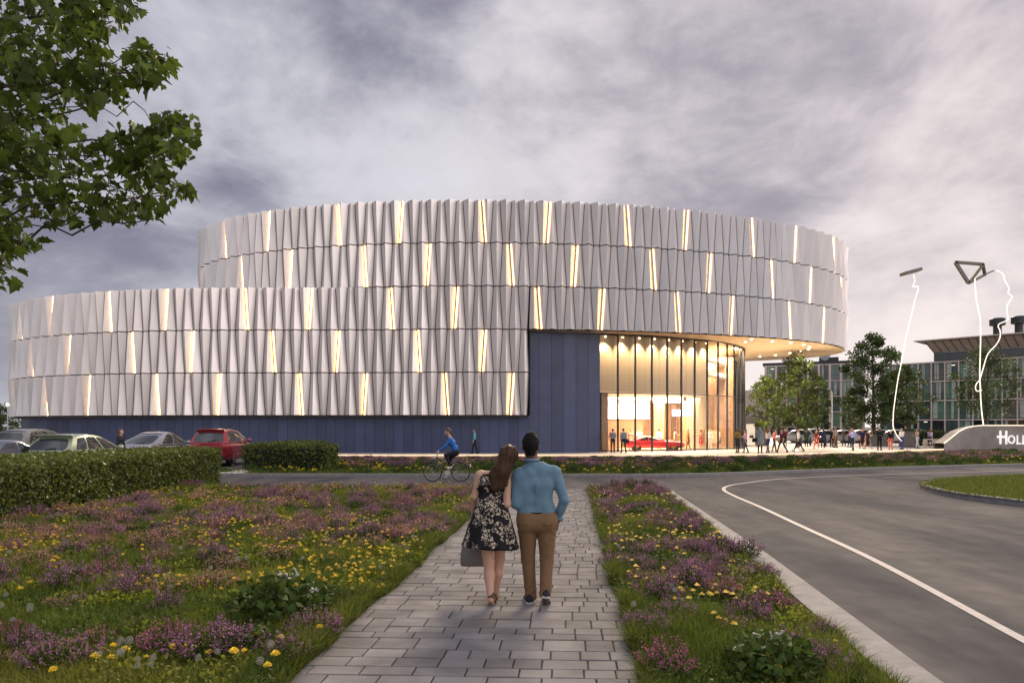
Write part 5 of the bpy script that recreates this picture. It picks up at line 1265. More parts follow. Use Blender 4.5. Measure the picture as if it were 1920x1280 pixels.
def floral():
    m = mat('floral_dress', (.012,.011,.012), .8, spec=.2); nt = m.node_tree; N = nt.nodes; L = nt.links; b = N['Principled BSDF']
    tc = N.new('ShaderNodeTexCoord')
    n0 = N.new('ShaderNodeTexNoise'); n0.inputs['Scale'].default_value = 18; n0.inputs['Detail'].default_value = 3; L.new(tc.outputs['Object'], n0.inputs['Vector'])
    mp = N.new('ShaderNodeVectorMath'); mp.operation = 'MULTIPLY_ADD'; mp.inputs[1].default_value = (.06,.06,.06); L.new(n0.outputs['Color'], mp.inputs[0]); L.new(tc.outputs['Object'], mp.inputs[2])
    v = N.new('ShaderNodeTexVoronoi'); v.feature = 'DISTANCE_TO_EDGE'; v.inputs['Scale'].default_value = 15; L.new(mp.outputs[0], v.inputs['Vector'])
    v2 = N.new('ShaderNodeTexVoronoi'); v2.inputs['Scale'].default_value = 15; L.new(mp.outputs[0], v2.inputs['Vector'])
    n1 = N.new('ShaderNodeTexNoise'); n1.inputs['Scale'].default_value = 34; n1.inputs['Detail'].default_value = 5; n1.inputs['Distortion'].default_value = 1.6; L.new(tc.outputs['Object'], n1.inputs['Vector'])
    r1 = N.new('ShaderNodeMapRange'); r1.inputs[1].default_value = .48; r1.inputs[2].default_value = .54; L.new(n1.outputs['Fac'], r1.inputs[0])
    r2 = N.new('ShaderNodeMapRange'); r2.inputs[1].default_value = .04; r2.inputs[2].default_value = .07; L.new(v.outputs['Distance'], r2.inputs[0])
    sx = N.new('ShaderNodeSeparateColor'); L.new(v2.outputs['Color'], sx.inputs[0]); r3 = N.new('ShaderNodeMath'); r3.operation = 'GREATER_THAN'; r3.inputs[1].default_value = .36; L.new(sx.outputs[0], r3.inputs[0])
    m1 = N.new('ShaderNodeMath'); m1.operation = 'MULTIPLY'; L.new(r1.outputs[0], m1.inputs[0]); L.new(r2.outputs[0], m1.inputs[1])
    m2 = N.new('ShaderNodeMath'); m2.operation = 'MULTIPLY'; L.new(m1.outputs[0], m2.inputs[0]); L.new(r3.outputs[0], m2.inputs[1])
    mx = N.new('ShaderNodeMix'); mx.data_type = 'RGBA'; mx.inputs[6].default_value = (.012,.011,.013,1); mx.inputs[7].default_value = (.50,.43,.33,1); L.new(m2.outputs[0], mx.inputs[0]); L.new(mx.outputs[2], b.inputs['Base Color'])
    return m
M_FLOR = floral()
dressP = [seg((-.070,.003,zz(1.30)),(.080,.003,zz(1.29)),.100,None,0,.05,(1,.92,1)), seg((-.060,0,zz(1.12)),(.055,0,zz(1.12)),.094,None,0,.06,(1,.86,1)), seg((-.085,0,zz(1.385)),(.110,0,zz(1.375)),.052,None,0,.04)]
def drcut(G):
    x,y,z = G[...,0],G[...,1],G[...,2]-zo; up = z-(1.415-.0*x); arm = np.minimum(np.abs(x-.012)-.148,z-1.27); return np.maximum(np.maximum(up, arm), 1.10-z)
sdf_obj('dress_bodice', dressP, .0065, [M_FLOR], parent=wom, cut=drcut)
mb = MB(); n = 150; rows = []
for i in range(21):
    t = i/20; z_ = 1.125-(1.125-.64)*t; row = []
    for j in range(n):
        a = 2*PI*j/n; fold = math.sin(a*9+1.3*math.sin(a*2))*.5+math.sin(a*15+.7)*.25; R1 = .142+(.282-.142)*t**.85+fold*.030*t**1.2
        cx = -.002-.012*t; row.append((cx+math.cos(a)*R1, .0+math.sin(a)*R1*(.74+.04*t), zz(z_+(.02*math.cos(a+2.6)+.010*fold)*t)))
    rows.append(row)
mb.grid(rows, closed=True); o = obj('dress_skirt', mb, M_FLOR, parent=wom, smooth=True); sm_ = o.modifiers.new('thickness','SOLIDIFY'); sm_.thickness = .004
M_FLAT = cloth((.115,.065,.04),.5)
shoe(wom,(-.006,-.125,zz(.150)),(.014,.035,zz(.048)),(.05,.55,.83),.036,M_FLAT)
shoe(wom,(.026,.165,zz(.053)),(.036,.385,zz(.053)),(0,0,1),.036,M_FLAT)
# grey bag carried by the woman
bag = empty('handbag', (WX-.19,WY+.30,.40), .12, 'soft grey tote bag hanging below the floral dress', 'bag')
mb = MB(); rows = []
for zq,w_,d_ in ((0,.148,.075),(.01,.158,.085),(.10,.158,.085),(.19,.142,.065),(.262,.118,.03)):
    rows.append([(math.copysign(abs(math.cos(a))**.55,math.cos(a))*w_, math.copysign(abs(math.sin(a))**.6,math.sin(a))*d_+.012*math.sin(a*5)*(zq>.05), zq-.0) for a in np.linspace(0,2*PI,36,endpoint=False)])
mb.grid(rows, closed=True); mb.add(rows[0],[tuple(range(36))[::-1]]); mb.add(rows[-1],[tuple(range(36))])
obj('body', mb, mat('bag_grey',(.145,.130,.118),.7,var=.1,scale=8,bump=.2,bscale=150), parent=bag, smooth=True, angle=60)
for d_ in (-.03,.03):
    mb = MB(); mb.tube(spline([(-.08,d_,.25),(-.07,d_*.9,.42),(-.02,d_*.3,.555),(.04,d_*.9,.42),(.07,d_,.25)],6), .009, 6); obj('handle', mb, mat('bag_grey',(.145,.130,.118)), parent=bag, smooth=True)
# ---------------------------------------------------------------- cyclist
BX, BY = px(838,24.8), 24.8
bike = empty('bicycle', (BX,BY,0), 0, 'dark green city bicycle ridden to the left on the road', 'bicycle')
M_FRM = mat('bike_frame',(.012,.035,.038),.35,spec=.6); M_TYRE = mat('bike_tyre',(.012,.012,.012),.8); M_STEEL = mat('bike_steel',(.55,.54,.52),.3,metal=.8); M_GREYT = mat('bike_rim',(.32,.31,.29),.4,metal=.4)
def wheel(cx):
    mb = MB(); mb.tube([(cx+math.cos(a)*.305,0,.325+math.sin(a)*.305) for a in np.linspace(0,2*PI,40,endpoint=False)], .020, 8, closed=True); w_ = obj('wheel', mb, M_TYRE, parent=bike, smooth=True)
    mb = MB(); mb.tube([(cx+math.cos(a)*.282,0,.325+math.sin(a)*.282) for a in np.linspace(0,2*PI,40,endpoint=False)], .010, 6, closed=True)
    for i in range(18):
        a = 2*PI*i/18; mb.tube([(cx,.02*(-1)**i,.325),(cx+math.cos(a)*.28,0,.325+math.sin(a)*.28)],.0022,3)
    mb.lathe([(.02,-.05),(.03,-.04),(.03,.04),(.02,.05)],10,(cx,0,.325),M=Matrix.Rotation(PI/2,3,'X')); obj('rim', mb, M_GREYT, parent=w_)
wheel(-.495); wheel(.485)
mb = MB()
for a,b_,r in (((-.495,0,.325),(-.36,0,.80),.016),((-.36,0,.80),(-.335,0,.96),.016),((-.37,0,.76),(.02,0,.34),.02),((-.36,0,.83),(.16,0,.52),.018),((.02,0,.30),(.20,0,.82),.018),((.20,0,.80),(.24,0,.95),.013),((.02,.03,.30),(.485,.05,.325),.011),((.02,-.03,.30),(.485,-.05,.325),.011),((.19,.03,.78),(.485,.05,.325),.011),((.19,-.03,.78),(.485,-.05,.325),.011)): mb.tube([a,b_],r,8)
obj('frame', mb, M_FRM, parent=bike, smooth=True)
mb = MB(); mb.tube(spline([(-.25,-.27,1.03),(-.33,-.22,1.045),(-.36,0,1.0),(-.33,.22,1.045),(-.25,.27,1.03)],6),.012,8); mb.tube([(-.335,0,.95),(-.36,0,1.0)],.014,8); obj('handlebar', mb, M_STEEL, parent=bike, smooth=True)
sdf_obj('saddle', [seg((.32,-.05,.955),(.32,.05,.955),.045,None,0,.03,(1,1,.6)), seg((.30,0,.955),(.14,0,.955),.035,.018,0,.03)], .010, [M_TYRE], parent=bike)
for cx,a0,a1 in ((-.495,.2,2.3),(.485,.15,2.9)):
    mb = MB(); rows = [[(cx+math.cos(a)*.345,y_,.325+math.sin(a)*.345) for a in np.linspace(a0,a1,18)] for y_ in (-.03,.03)]; mb.grid(rows); obj('mudguard', mb, M_FRM, parent=bike)
mb = MB(); mb.box((.47,0,.735),(.38,.12,.03)); mb.tube([(.60,.05,.73),(.49,.06,.33)],.007,5); mb.tube([(.60,-.05,.73),(.49,-.06,.33)],.007,5); obj('rack', mb, M_FRM, parent=bike)
mb = MB(); mb.lathe([(.095,-.01),(.095,.01)],20,(.02,-.05,.30),M=Matrix.Rotation(PI/2,3,'X')); mb.bar((.02,-.07,.30),(.09,-.07,.46),.03,.014); mb.bar((.02,.07,.30),(-.05,.07,.14),.03,.014); mb.box((.09,-.12,.46),(.10,.09,.025)); mb.box((-.05,.12,.14),(.10,.09,.025)); obj('crank', mb, M_STEEL, parent=bike)
mb = MB(); mb.lathe([(0,0),(.04,.01),(.05,.06),(0,.07)],12,(-.44,0,.87),M=Matrix.Rotation(-PI/2,3,'Y')); obj('headlight', mb, mat('white_lamp',(.75,.74,.72),.3), parent=bike)
mb = MB(); mb.box((.82,0,.56),(.04,.05,.10)); obj('rear_reflector', mb, mat('white_lamp',(.75,.74,.72),.3), parent=bike)
rider = [ell((.035,0,1.735),(.094,.076,.112),0,.02), seg((-.03,0,1.665),(-.035,0,1.65),.036,.032,0,.02), seg((-.055,0,1.735),(-.078,0,1.705),.009,.013,0,.01), ell((.045,.078,1.72),(.024,.013,.033),0,.01), ell((.045,-.078,1.72),(.024,.013,.033),0,.01), seg((.12,0,1.50),(.06,0,1.63),.056,.052,0,.03),
  seg((.13,-.14,1.475),(.13,.14,1.475),.062,None,1,.05), seg((.19,-.08,1.34),(.19,.08,1.34),.122,None,1,.06,(.9,1,1)), seg((.28,-.06,1.16),(.28,.06,1.16),.120,None,1,.06,(.9,1,1)), seg((.33,-.06,1.02),(.33,.06,1.02),.118,None,2,.05)]
for sd_,kn,an in ((-1,(-.02,-.10,.93),(.12,-.12,.53)),(1,(.12,.10,.62),(.22,.12,.56))):
    pass
rider += [seg((.33,-.09,1.0),(-.035,-.11,.915),.092,.062,2,.04), seg((-.035,-.11,.915),(.135,-.12,.545),.060,.044,2,.03), seg((.33,.09,1.0),(.05,.11,.76),.092,.062,2,.04), seg((.05,.11,.76),(.24,.12,.36),.058,.044,2,.03),
  seg((.16,-.12,.51),(.03,-.12,.485),.040,.032,3,.02), seg((.25,.12,.33),(.0,.12,.19),.040,.032,3,.02), seg((.24,.12,.36),(.24,.12,.30),.042,.04,3,.02)]
for sd_ in (-1,1):
    rider += [seg((.13,sd_*.17,1.475),(-.02,sd_*.215,1.25),.062,.050,1,.04), seg((-.02,sd_*.215,1.25),(-.245,sd_*.225,1.085),.048,.034,1,.03)]
    rider += fingers((-.245,sd_*.225,1.085), (-.86,.12*sd_,-.45), (.0,sd_*-.98,.0), (.3,0,-.95), .8)
ro = sdf_obj('person', rider, .010, [SKIN['light'], mat('cobalt_jacket',(.010,.115,.40),.7,var=.12,scale=9), cloth((.014,.014,.018)), cloth((.70,.66,.58),.6)], noise=wrinkle(.008,.07,4))
ro.location = (BX,BY,0); tag(ro, 'person in cobalt blue jacket and white shoes riding the bicycle', 'person')
def rcut(G): return np.maximum(np.minimum(-(G[...,0]-.0), 1.79-G[...,2]), 1.675-G[...,2])
sdf_obj('hair', [ell((.045,0,1.765),(.104,.086,.100),0,.02), seg((.10,0,1.74),(.105,0,1.69),.06,.05,0,.02)], .009, [HAIRM['brown']], parent=ro, cut=rcut, noise=wrinkle(.02,.03,9))
# ================================================================= cars (front towards local +y)
M_CGL = mat('car_glass',(.018,.022,.026),.06,spec=.9); M_TYR = mat('tyre',(.014,.014,.014),.85); M_TRIM = mat('car_trim',(.02,.02,.02),.5); M_ALLOY = mat('alloy_rim',(.45,.44,.43),.35,metal=.8); M_TAIL = mat('tail_light',(.28,.012,.014),.2,spec=.7); M_HEAD = mat('head_light',(.62,.64,.66),.15,spec=.8); M_PLATE = mat('number_plate',(.70,.68,.60),.5)
def make_car(label, x, y, rz, paint, L_=4.4, W=1.84, H=1.55, belt=.98, rear=.42, hood=1.25, deck=None, z=.03, group=None, spoiler=False, rake=.30, frake=.75, hoodz=None, rails=False, rim=None, detail=True, alloy=None):
    root = empty('parked_car', (x,y,z), rz, label, 'car', group)
    hw = W/2; hl = L_/2; hz = hoodz or belt-.06
    yr0 = -hl+.16 if deck is None else -hl+deck; yr1 = yr0+rear; yf0 = hl-hood; yf1 = yf0-frake
    rows = []
    N_ = 26
    for i in range(N_+1):
        t = -1+2*i/N_; yy = t*hl
        wv = hw*(1-.20*max(0,abs(t)-.72)**1.5/.28**1.5*.9) if abs(t) > .72 else hw
        wv *= (1-.02*(1-abs(t)))
        if yy > yf0: zt_ = hz-(hz-(.70 if H > 1.3 else .62))*max(0,((yy-yf0)/(hl-yf0)))**2.4
        elif yy < yr0 and deck: zt_ = belt+.02-(.10)*((yr0-yy)/deck)**2
        else: zt_ = belt-(belt-hz)*min(1,max(0,(yy-yr0)/(yf0-yr0)))**3
        if i == 0: zt_ -= .10
        e = 1.0 if abs(t) < .985 else .93
        zb_ = .24+.10*max(0,abs(t)-.85)/.15
        half = [(0,zt_+.012),(wv*.62,zt_+.008),(wv*.90,zt_-.012),(wv*.985,zt_-.07),(wv*1.0*e,zt_-.22),(wv*.985*e,.52),(wv*1.0*e,.38),(wv*.93*e,zb_)]
        rows.append([(-a,yy,b_) for a,b_ in half[::-1]]+[(a,yy,b_) for a,b_ in half[1:]])
    mb = MB(); mb.grid(rows); k = len(rows[0]); mb.add(rows[0],[tuple(range(k))]); mb.add(rows[-1],[tuple(range(k))[::-1]])
    mb.quad((-hw*.9,-hl*.97,.25),(-hw*.9,hl*.97,.25),(hw*.9,hl*.97,.25),(hw*.9,-hl*.97,.25))
    body = obj('body', mb, paint, parent=root, smooth=True, angle=50)
    wb = hw*.955; wr = hw*.70; zb = belt-.015; n = 14
    def roofz(u): return H-.10*(2*u-1)**2-.03*(u-.3)
    def SP(u, v, sd_, o=0.0):                  # side surface: u rear->front, v belt->roof edge
        y0 = yr0+(yf0-yr0)*u; y1 = yr1+(yf1-yr1)*u; zz_ = zb+(roofz(u)-.045-zb)*v; bul = math.sin(PI*v)*.035
        w_ = wb+(wr-wb)*v**1.25+bul*.5; w_ *= 1-.07*abs(2*u-1)**3
        return (sd_*(w_+o), y0+(y1-y0)*v, zz_)
    def EP(s_, v, front, o=0.0):               # end surface (rear or wind screen): s -1..1, v up
        u = 1.0 if front else 0.0; p = SP(u, v, 1); xw = p[0]*s_; bul = (1-s_*s_)*(.10 if front else .07)*(1-.4*v); yy = p[1]+(bul if front else -bul)
        z_ = p[2]+(roofz(u)-.0-p[2])*(1-s_*s_)*.9*(v**3)*.5
        return (xw, yy+(o if front else -o), z_+o*.4)
    mb = MB()
    us = np.linspace(0,1,n); vs = np.linspace(0,1,6)
    for sd_ in (-1,1): 
        r = [[SP(u,v,sd_) for u in us] for v in vs]; mb.grid(r if sd_ > 0 else r[::-1])
    ss = np.linspace(-1,1,13)
    for fr in (True,False):
        r = [[EP(s_,v,fr) for s_ in ss] for v in vs]; mb.grid(r[::-1] if fr else r)
    r = []
    for u in us:
        p = SP(u,1,1); r.append([(p[0]*s_, p[1]+(EP(s_,1,u == 1.0)[1]-EP(1,1,u == 1.0)[1] if u in (0.0,1.0) else (-.07*.6*(1-s_*s_)*(1-u)+.06*(1-s_*s_)*u)), p[2]+(roofz(u)-p[2])*(1-s_**4)) for s_ in ss])
    mb.grid(r)
    obj('roof', mb, paint, parent=root, smooth=True, angle=38)
    def win(fn, a0, a1, b0, b1, m, na=10, nb_=5, name='window', par=root):
        mb = MB(); r = []
        for j in range(nb_+1):
            v = b0+(b1-b0)*j/nb_; ins = .06*(abs(2*j/nb_-1)**6)*(a1-a0)
            r.append([fn(a0+ins+(a1-a0-2*ins)*i/na, v) for i in range(na+1)])
        mb.grid(r); return obj(name, mb, m, parent=par, smooth=True)
    win(lambda a,b_: EP(a,b_,False,.012), -.84,.84,.10,.86,M_CGL,name='rear_window'); win(lambda a,b_: EP(a,b_,True,.012), -.90,.90,.05,.90,M_CGL,name='windscreen')
    sw_ = ((.10,.30),(.325,.60),(.635,.955)) if deck is None else ((.20,.52),(.55,.94))
    for sd_ in (-1,1):
        for a,b_ in sw_: win(lambda u,v,sd_=sd_: SP(u,v,sd_,.008), a,b_,.10,.88,M_CGL)
    if not detail: 
        pass
    wy = hl-.86; wr_ = .335
    for sx in (-1,1):
        for yy in (-wy+.08, wy):
            mb = MB(); M = Matrix.Rotation(sx*PI/2,3,'Y'); c = (sx*(hw-.13),yy,wr_)
            mb.lathe([(.21,.10),(.30,.115),(wr_,.08),(wr_,-.10),(.25,-.11)],24,c,M=M); w_ = obj('wheel', mb, M_TYR, parent=root, smooth=True, angle=40)
            mb = MB(); mb.lathe([(0,.085),(.06,.09),(.21,.075),(.225,.105),(.235,.10)],20,c,M=M)
            for q in range(5):
                a = 2*PI*q/5; mb.bar(Vector(c)+M@Vector((0,0,.10)), Vector(c)+M@Vector((math.cos(a)*.21,math.sin(a)*.21,.10)), .05,.02,up=(sx,0,0))
            obj('rim', mb, alloy or M_ALLOY, parent=w_)
            mb = MB(); mb.lathe([(0,.02),(.40,.02),(.40,-.2)],22,(sx*(hw-.105),yy,wr_+.02),M=M); obj('wheel_arch', mb, M_TRIM, parent=root)
        mb = MB(); p = SP(.93,.12,sx); mb.lathe([(0,-.10),(.08,-.09),(.10,0),(.07,.09),(0,.10)],10,(sx*(abs(p[0])+.12),p[1]+.08,p[2]+.02),M=Matrix.Rotation(PI/2,3,'Y')); obj('mirror', mb, paint, parent=root, smooth=True)
        mb = MB(); mb.box((sx*hw*.74,-hl-.005,belt-.20 if deck is None else belt-.16),(.46,.09,.15)); obj('tail_light', mb, M_TAIL, parent=root, bevel=.02)
        mb = MB(); mb.box((sx*hw*.70,hl-.06,.66),(.42,.12,.13)); obj('headlight', mb, M_HEAD, parent=root, bevel=.02)
    mb = MB(); mb.box((0,-hl-.03,.72 if deck is None else .62),(.52,.02,.12)); obj('number_plate', mb, M_PLATE, parent=root)
    mb = MB(); mb.box((0,-hl-.02,.40),(W*.86,.10,.22)); obj('bumper', mb, M_TRIM, parent=root, bevel=.03)
    mb = MB(); a = EP(.0,.10,False,.03); b_ = EP(.42,.22,False,.03); mb.bar(a,b_,.025,.02); obj('wiper', mb, M_TRIM, parent=root)
    if spoiler:
        mb = MB(); r = [[EP(s_,1.0,False,o) for s_ in ss] for o in (-.05,.17)]; r2 = [[(p[0],p[1],p[2]+.035) for p in q] for q in r]; mb.grid([r2[0],r2[1],r[1],r[0]]); obj('spoiler', mb, paint, parent=root, smooth=True)
    if rails:
        for sx in (-1,1):
            mb = MB(); mb.tube([(sx*wr*.93, SP(u,1,1)[1], roofz(u)-.01+.045*math.sin(PI*min(max(u,.02),.98))**.3) for u in np.linspace(.08,.92,9)], .016, 6); obj('roof_rail', mb, M_TRIM, parent=root, smooth=True)
    return root
def paint(name, c, metal=.35, rough=.32): return mat('paint_'+name, c, rough, metal=metal, coat=.8, var=.03, scale=2)
CG = 'cars parked behind the hedge'
make_car('pale green hatchback with big rear window, nearest to the hedge', px(158,26.2), 26.2, -.06, paint('sage',(.33,.38,.25)), 4.3,1.86,1.56,z=.10,spoiler=True,rear=.50,group=CG)
make_car('red SUV with wide rear window parked beside the block hedge', px(420,35.2), 35.2, .06, paint('red',(.30,.022,.035)), 4.6,1.90,1.72,belt=1.06,z=.10,spoiler=True,rails=True,rear=.36,group=CG)
make_car('silver saloon with long sloping tail between the green and the red car', px(300,34.5), 34.5, -.10, paint('silver',(.36,.37,.40),.6), 4.7,1.86,1.56,belt=.96,deck=.42,rear=1.25,z=.12,frake=.85,group=CG)
make_car('grey green crossover behind the pale green hatchback', px(72,33), 33.0, -.04, paint('grey',(.20,.20,.18),.5), 4.6,1.90,1.72,belt=1.04,z=.10,rear=.55,group=CG)
make_car('dark blue grey low car at the left edge close to the hedge', px(14,24.4), 24.4, -.25, paint('slate',(.09,.11,.15),.5), 4.4,1.80,1.45,z=.03,deck=.5,rear=.95,group=CG)
make_car('dark green car cut by the left edge, farthest row', px(-14,37), 37, -.05, paint('darkgreen',(.06,.07,.06),.4), 4.4,1.84,1.66,z=.08,group=CG)
CB = 'cars parked beyond the plaza crowd'
for u,Y,c,H_,lab in ((1489,84,(.50,.50,.50),1.62,'silver car in the far row just right of the dark tree trunk'),(1512,86,(.62,.61,.60),1.74,'white SUV in the far row behind the striding person'),(1539,85,(.05,.055,.06),1.55,'dark car in the far row behind the navy suit'),(1571,84,(.42,.42,.43),1.56,'pale grey car in the far row behind the tan trousers'),(1606,86,(.16,.17,.16),1.60,'grey green car in the far row left of the planter'),(1634,85,(.05,.05,.055),1.58,'black car in the far row behind the black suit'),(1668,84,(.52,.52,.53),1.60,'light silver car in the far row behind the kite string'),(1704,86,(.36,.38,.40),1.62,'grey car in the far row right of the kite string')):
    make_car(lab, px(u,Y), Y, 1.35, paint('far_%d'%u,c,.4), 4.5,1.82,H_,z=0,group=CB)
make_car('red sports car on show inside the glass lobby', px(1226,57.4), 57.4, -PI/2-.12, paint('showred',(.62,.015,.03),.2), 4.7,1.95,1.24,belt=.84,hood=1.55,deck=.55,rear=.8,frake=.95,hoodz=.82,z=.012,alloy=mat('gold_rim',(.55,.36,.12),.3,metal=.8))
# ================================================================= flower meadows
GV = np.random.default_rng(21)
M_GRASS = mat('grass_blade', (.108,.150,.022), .6, attr='tint', trans=.42, spec=.25)
M_DRYG = mat('grass_light', (.20,.21,.035), .6, attr='tint', trans=.42, spec=.25)
M_LEAF = mat('plant_leaf', (.055,.090,.018), .6, attr='tint', trans=.30, spec=.15)
M_PURP = mat('purple_petal', (.29,.13,.23), .6, attr='tint', trans=.25, spec=.2)
M_PINK = mat('pink_petal', (.42,.21,.20), .6, attr='tint', trans=.25, spec=.2)
M_MAG = mat('magenta_petal', (.36,.11,.21), .6, attr='tint', trans=.25, spec=.2)
M_YEL = mat('yellow_petal', (.78,.56,.03), .6, attr='tint', trans=.2, spec=.2)
M_WHT = mat('white_petal', (.50,.50,.48), .6, attr='tint', trans=.2, spec=.2)
M_PUFF = mat('seed_puff', (.30,.30,.27), .8, trans=.35, spec=.1)
def blades(x, y, z, hgt, wid, g, lean=.55):
    n = len(x); a = g.uniform(0,2*PI,n); le = g.normal(0,lean,n)*hgt; b_ = g.uniform(0,2*PI,n)
    dx, dy = np.cos(a)*wid/2, np.sin(a)*wid/2; lx, ly = np.cos(b_)*le, np.sin(b_)*le
    P0 = np.stack([x-dx,y-dy,z],1); P1 = np.stack([x+dx,y+dy,z],1)
    P2 = np.stack([x+dx*.7+lx*.3,y+dy*.7+ly*.3,z+hgt*.6],1); P3 = np.stack([x-dx*.7+lx*.3,y-dy*.7+ly*.3,z+hgt*.6],1); P4 = np.stack([x+lx+dx*.08,y+ly+dy*.08,z+hgt*(1-.25*np.abs(le)/(hgt+1e-6)*.6)],1); P5 = np.stack([x+lx-dx*.08,y+ly-dy*.08,z+hgt*(1-.25*np.abs(le)/(hgt+1e-6)*.6)],1)
    V = np.stack([P0,P1,P2,P3,P4,P5],1).reshape(-1,3); o = np.arange(n)[:,None]*6
    Q = np.concatenate([o+np.array([[0,1,2,3]]), o+np.array([[3,2,4,5]])],1).reshape(-1,4)
    return V, Q
def scatter(poly, n, g, pw=1.0, ymin=3.5):
    """points in a polygon, denser towards the viewer"""
    xs_ = [p[0] for p in poly]; ys = [p[1] for p in poly]; out = np.zeros((0,2)); x0,x1 = max(min(xs_),-16),max(xs_); y0,y1 = max(min(ys),ymin),max(ys)
    while len(out) < n:
        m = n*3; x = g.uniform(x0,x1,m); u = g.random(m)
        y = (y0**(1-pw)+(y1**(1-pw)-y0**(1-pw))*u)**(1/(1-pw)) if abs(pw-1) > .01 else y0*(y1/y0)**u
        k = inpoly(x,y,poly) & (np.abs(x)/y < .86); out = np.concatenate([out, np.stack([x[k],y[k]],1)])
    return out[:n]
def trim(poly_l, right):
    return poly_l
# where the meadow lies (a little over the path's ragged edge)
ML = [(-40,3.4),(pl(3.4)+.02,3.4),(pl(YE)+.02,YE),(-40,YE)]
MR = [(pr(3.4)-.02,3.4)]+[(k[0]-.12,k[1]) for k in kin[1:]]+[(3.75,20.9),(pr(20.9)-.02,20.9)]
def not_hedge(P): return ~((P[:,0] < -9.75) & (P[:,1] > 10.3) & (P[:,1] < 24.2)) & ~((P[:,0] < -12) )
def grass(poly, n, hl, name, label, g, seed, pw=1.3, zf=None, wid=.0075, mats=(0,1)):
    P = scatter(poly, n, g, pw); P = P[not_hedge(P)]; x,y = P.T
    hn = vnoise(x,y,.8,seed); h_ = (hl[0]+(hl[1]-hl[0])*hn)*g.uniform(.55,1.25,len(x)); z = np.full(len(x),.045) if zf is None else zf(x,y)
    w_ = wid*(y/6)**.75*g.uniform(.7,1.4,len(x)); V,Q = blades(x,y,z,h_,w_,g)
    light = (vnoise(x,y,1.7,seed+3)*.7+g.random(len(x))*.5 > .68).astype(int); t = g.uniform(.6,1.35,len(x))*(.8+.4*vnoise(x,y,.45,seed+9))
    return tag(npobj(name,V,Q,[M_GRASS,M_DRYG],mi=np.repeat(light,2),tint=np.repeat(t,2)), label, 'grass', kind='stuff')
grass(ML, 230000, (.07,.21), 'grass', 'green and yellowish grass of the flower meadow left of the path', GV, 5)
grass(MR, 100000, (.07,.20), 'grass', 'green grass of the narrow flower meadow between path and road', GV, 6)
g_ = GV; P = scatter(ISL, 26000, g_, 1.2, 6); V,Q = blades(P[:,0],P[:,1],np.full(len(P),.115),g_.uniform(.05,.13,len(P)),.014*(P[:,1]/14),g_)
tag(npobj('grass',V,Q,[M_GRASS,mat('lawn_blade',(.16,.18,.03),.6,attr='tint',trans=.42,spec=.25)],mi=np.repeat((g_.random(len(P))>.35).astype(int),2),tint=np.repeat(g_.uniform(.7,1.3,len(P)),2)),'mown grass on the traffic island at the right','grass',kind='stuff')
# longer ragged grass along the path and kerb edges
def fringe(fn, y0, y1, n, side, g, label):
    y = y0*(y1/y0)**g.random(n); k = np.abs(g.normal(0,.12,n)); x = np.array([fn(b) for b in y])+side*(k-.0-.07*vnoise(y,y*0,.5,9)); h_ = g.uniform(.05,.19,n)*(.5+vnoise(y,x,.4,3)); V,Q = blades(x,y,np.full(n,.045),h_,.008*(y/6)**.75*g.uniform(.7,1.4,n),g,.8)
    tag(npobj('grass',V,Q,[M_GRASS,M_DRYG],mi=np.repeat((g.random(n)>.7).astype(int),2),tint=np.repeat(g.uniform(.5,1.2,n),2)),label,'grass',kind='stuff')
fringe(pl,4.6,21,26000,-1,GV,'ragged grass hanging over the left edge of the path')
fringe(pr,4.6,21,20000,1,GV,'ragged grass hanging over the right edge of the path')
fringe(lambda y: float(np.interp(y,[k[1] for k in kin],[k[0] for k in kin]))-.10,4.6,20,12000,-1,GV,'ragged grass along the concrete road kerb')
# low broad leaves between the blades
def cover(poly, n, g, name, label, seed, zmax=.13, zf=None, size=(.03,.06), pw=1.3):
    P = scatter(poly,n,g,pw); P = P[not_hedge(P)]; x,y = P.T; k = vnoise(x,y,.9,seed) > .38; x,y = x[k],y[k]
    z = (np.full(len(x),.05) if zf is None else zf(x,y))+g.uniform(.01,zmax,len(x))*(.4+vnoise(x,y,.7,seed+1)); S = g.uniform(*size,len(x))*(y/7)**.45
    V,Q = leaf_cloud(np.stack([x,y,z],1),S,g,HEDGE_SHAPE,aspect=.7); lt = (vnoise(x,y,1.3,seed+2) > .58).astype(int)
    return tag(npobj(name,V,Q,[M_LEAF,M_DRYG],mi=lt,tint=g.uniform(.6,1.5,len(x))),label,'ground cover',kind='stuff')
cover(ML,70000,GV,'ground_cover','low leafy ground cover in the meadow left of the path',41)
cover(MR,26000,GV,'ground_cover','low leafy ground cover between path and road kerb',42)
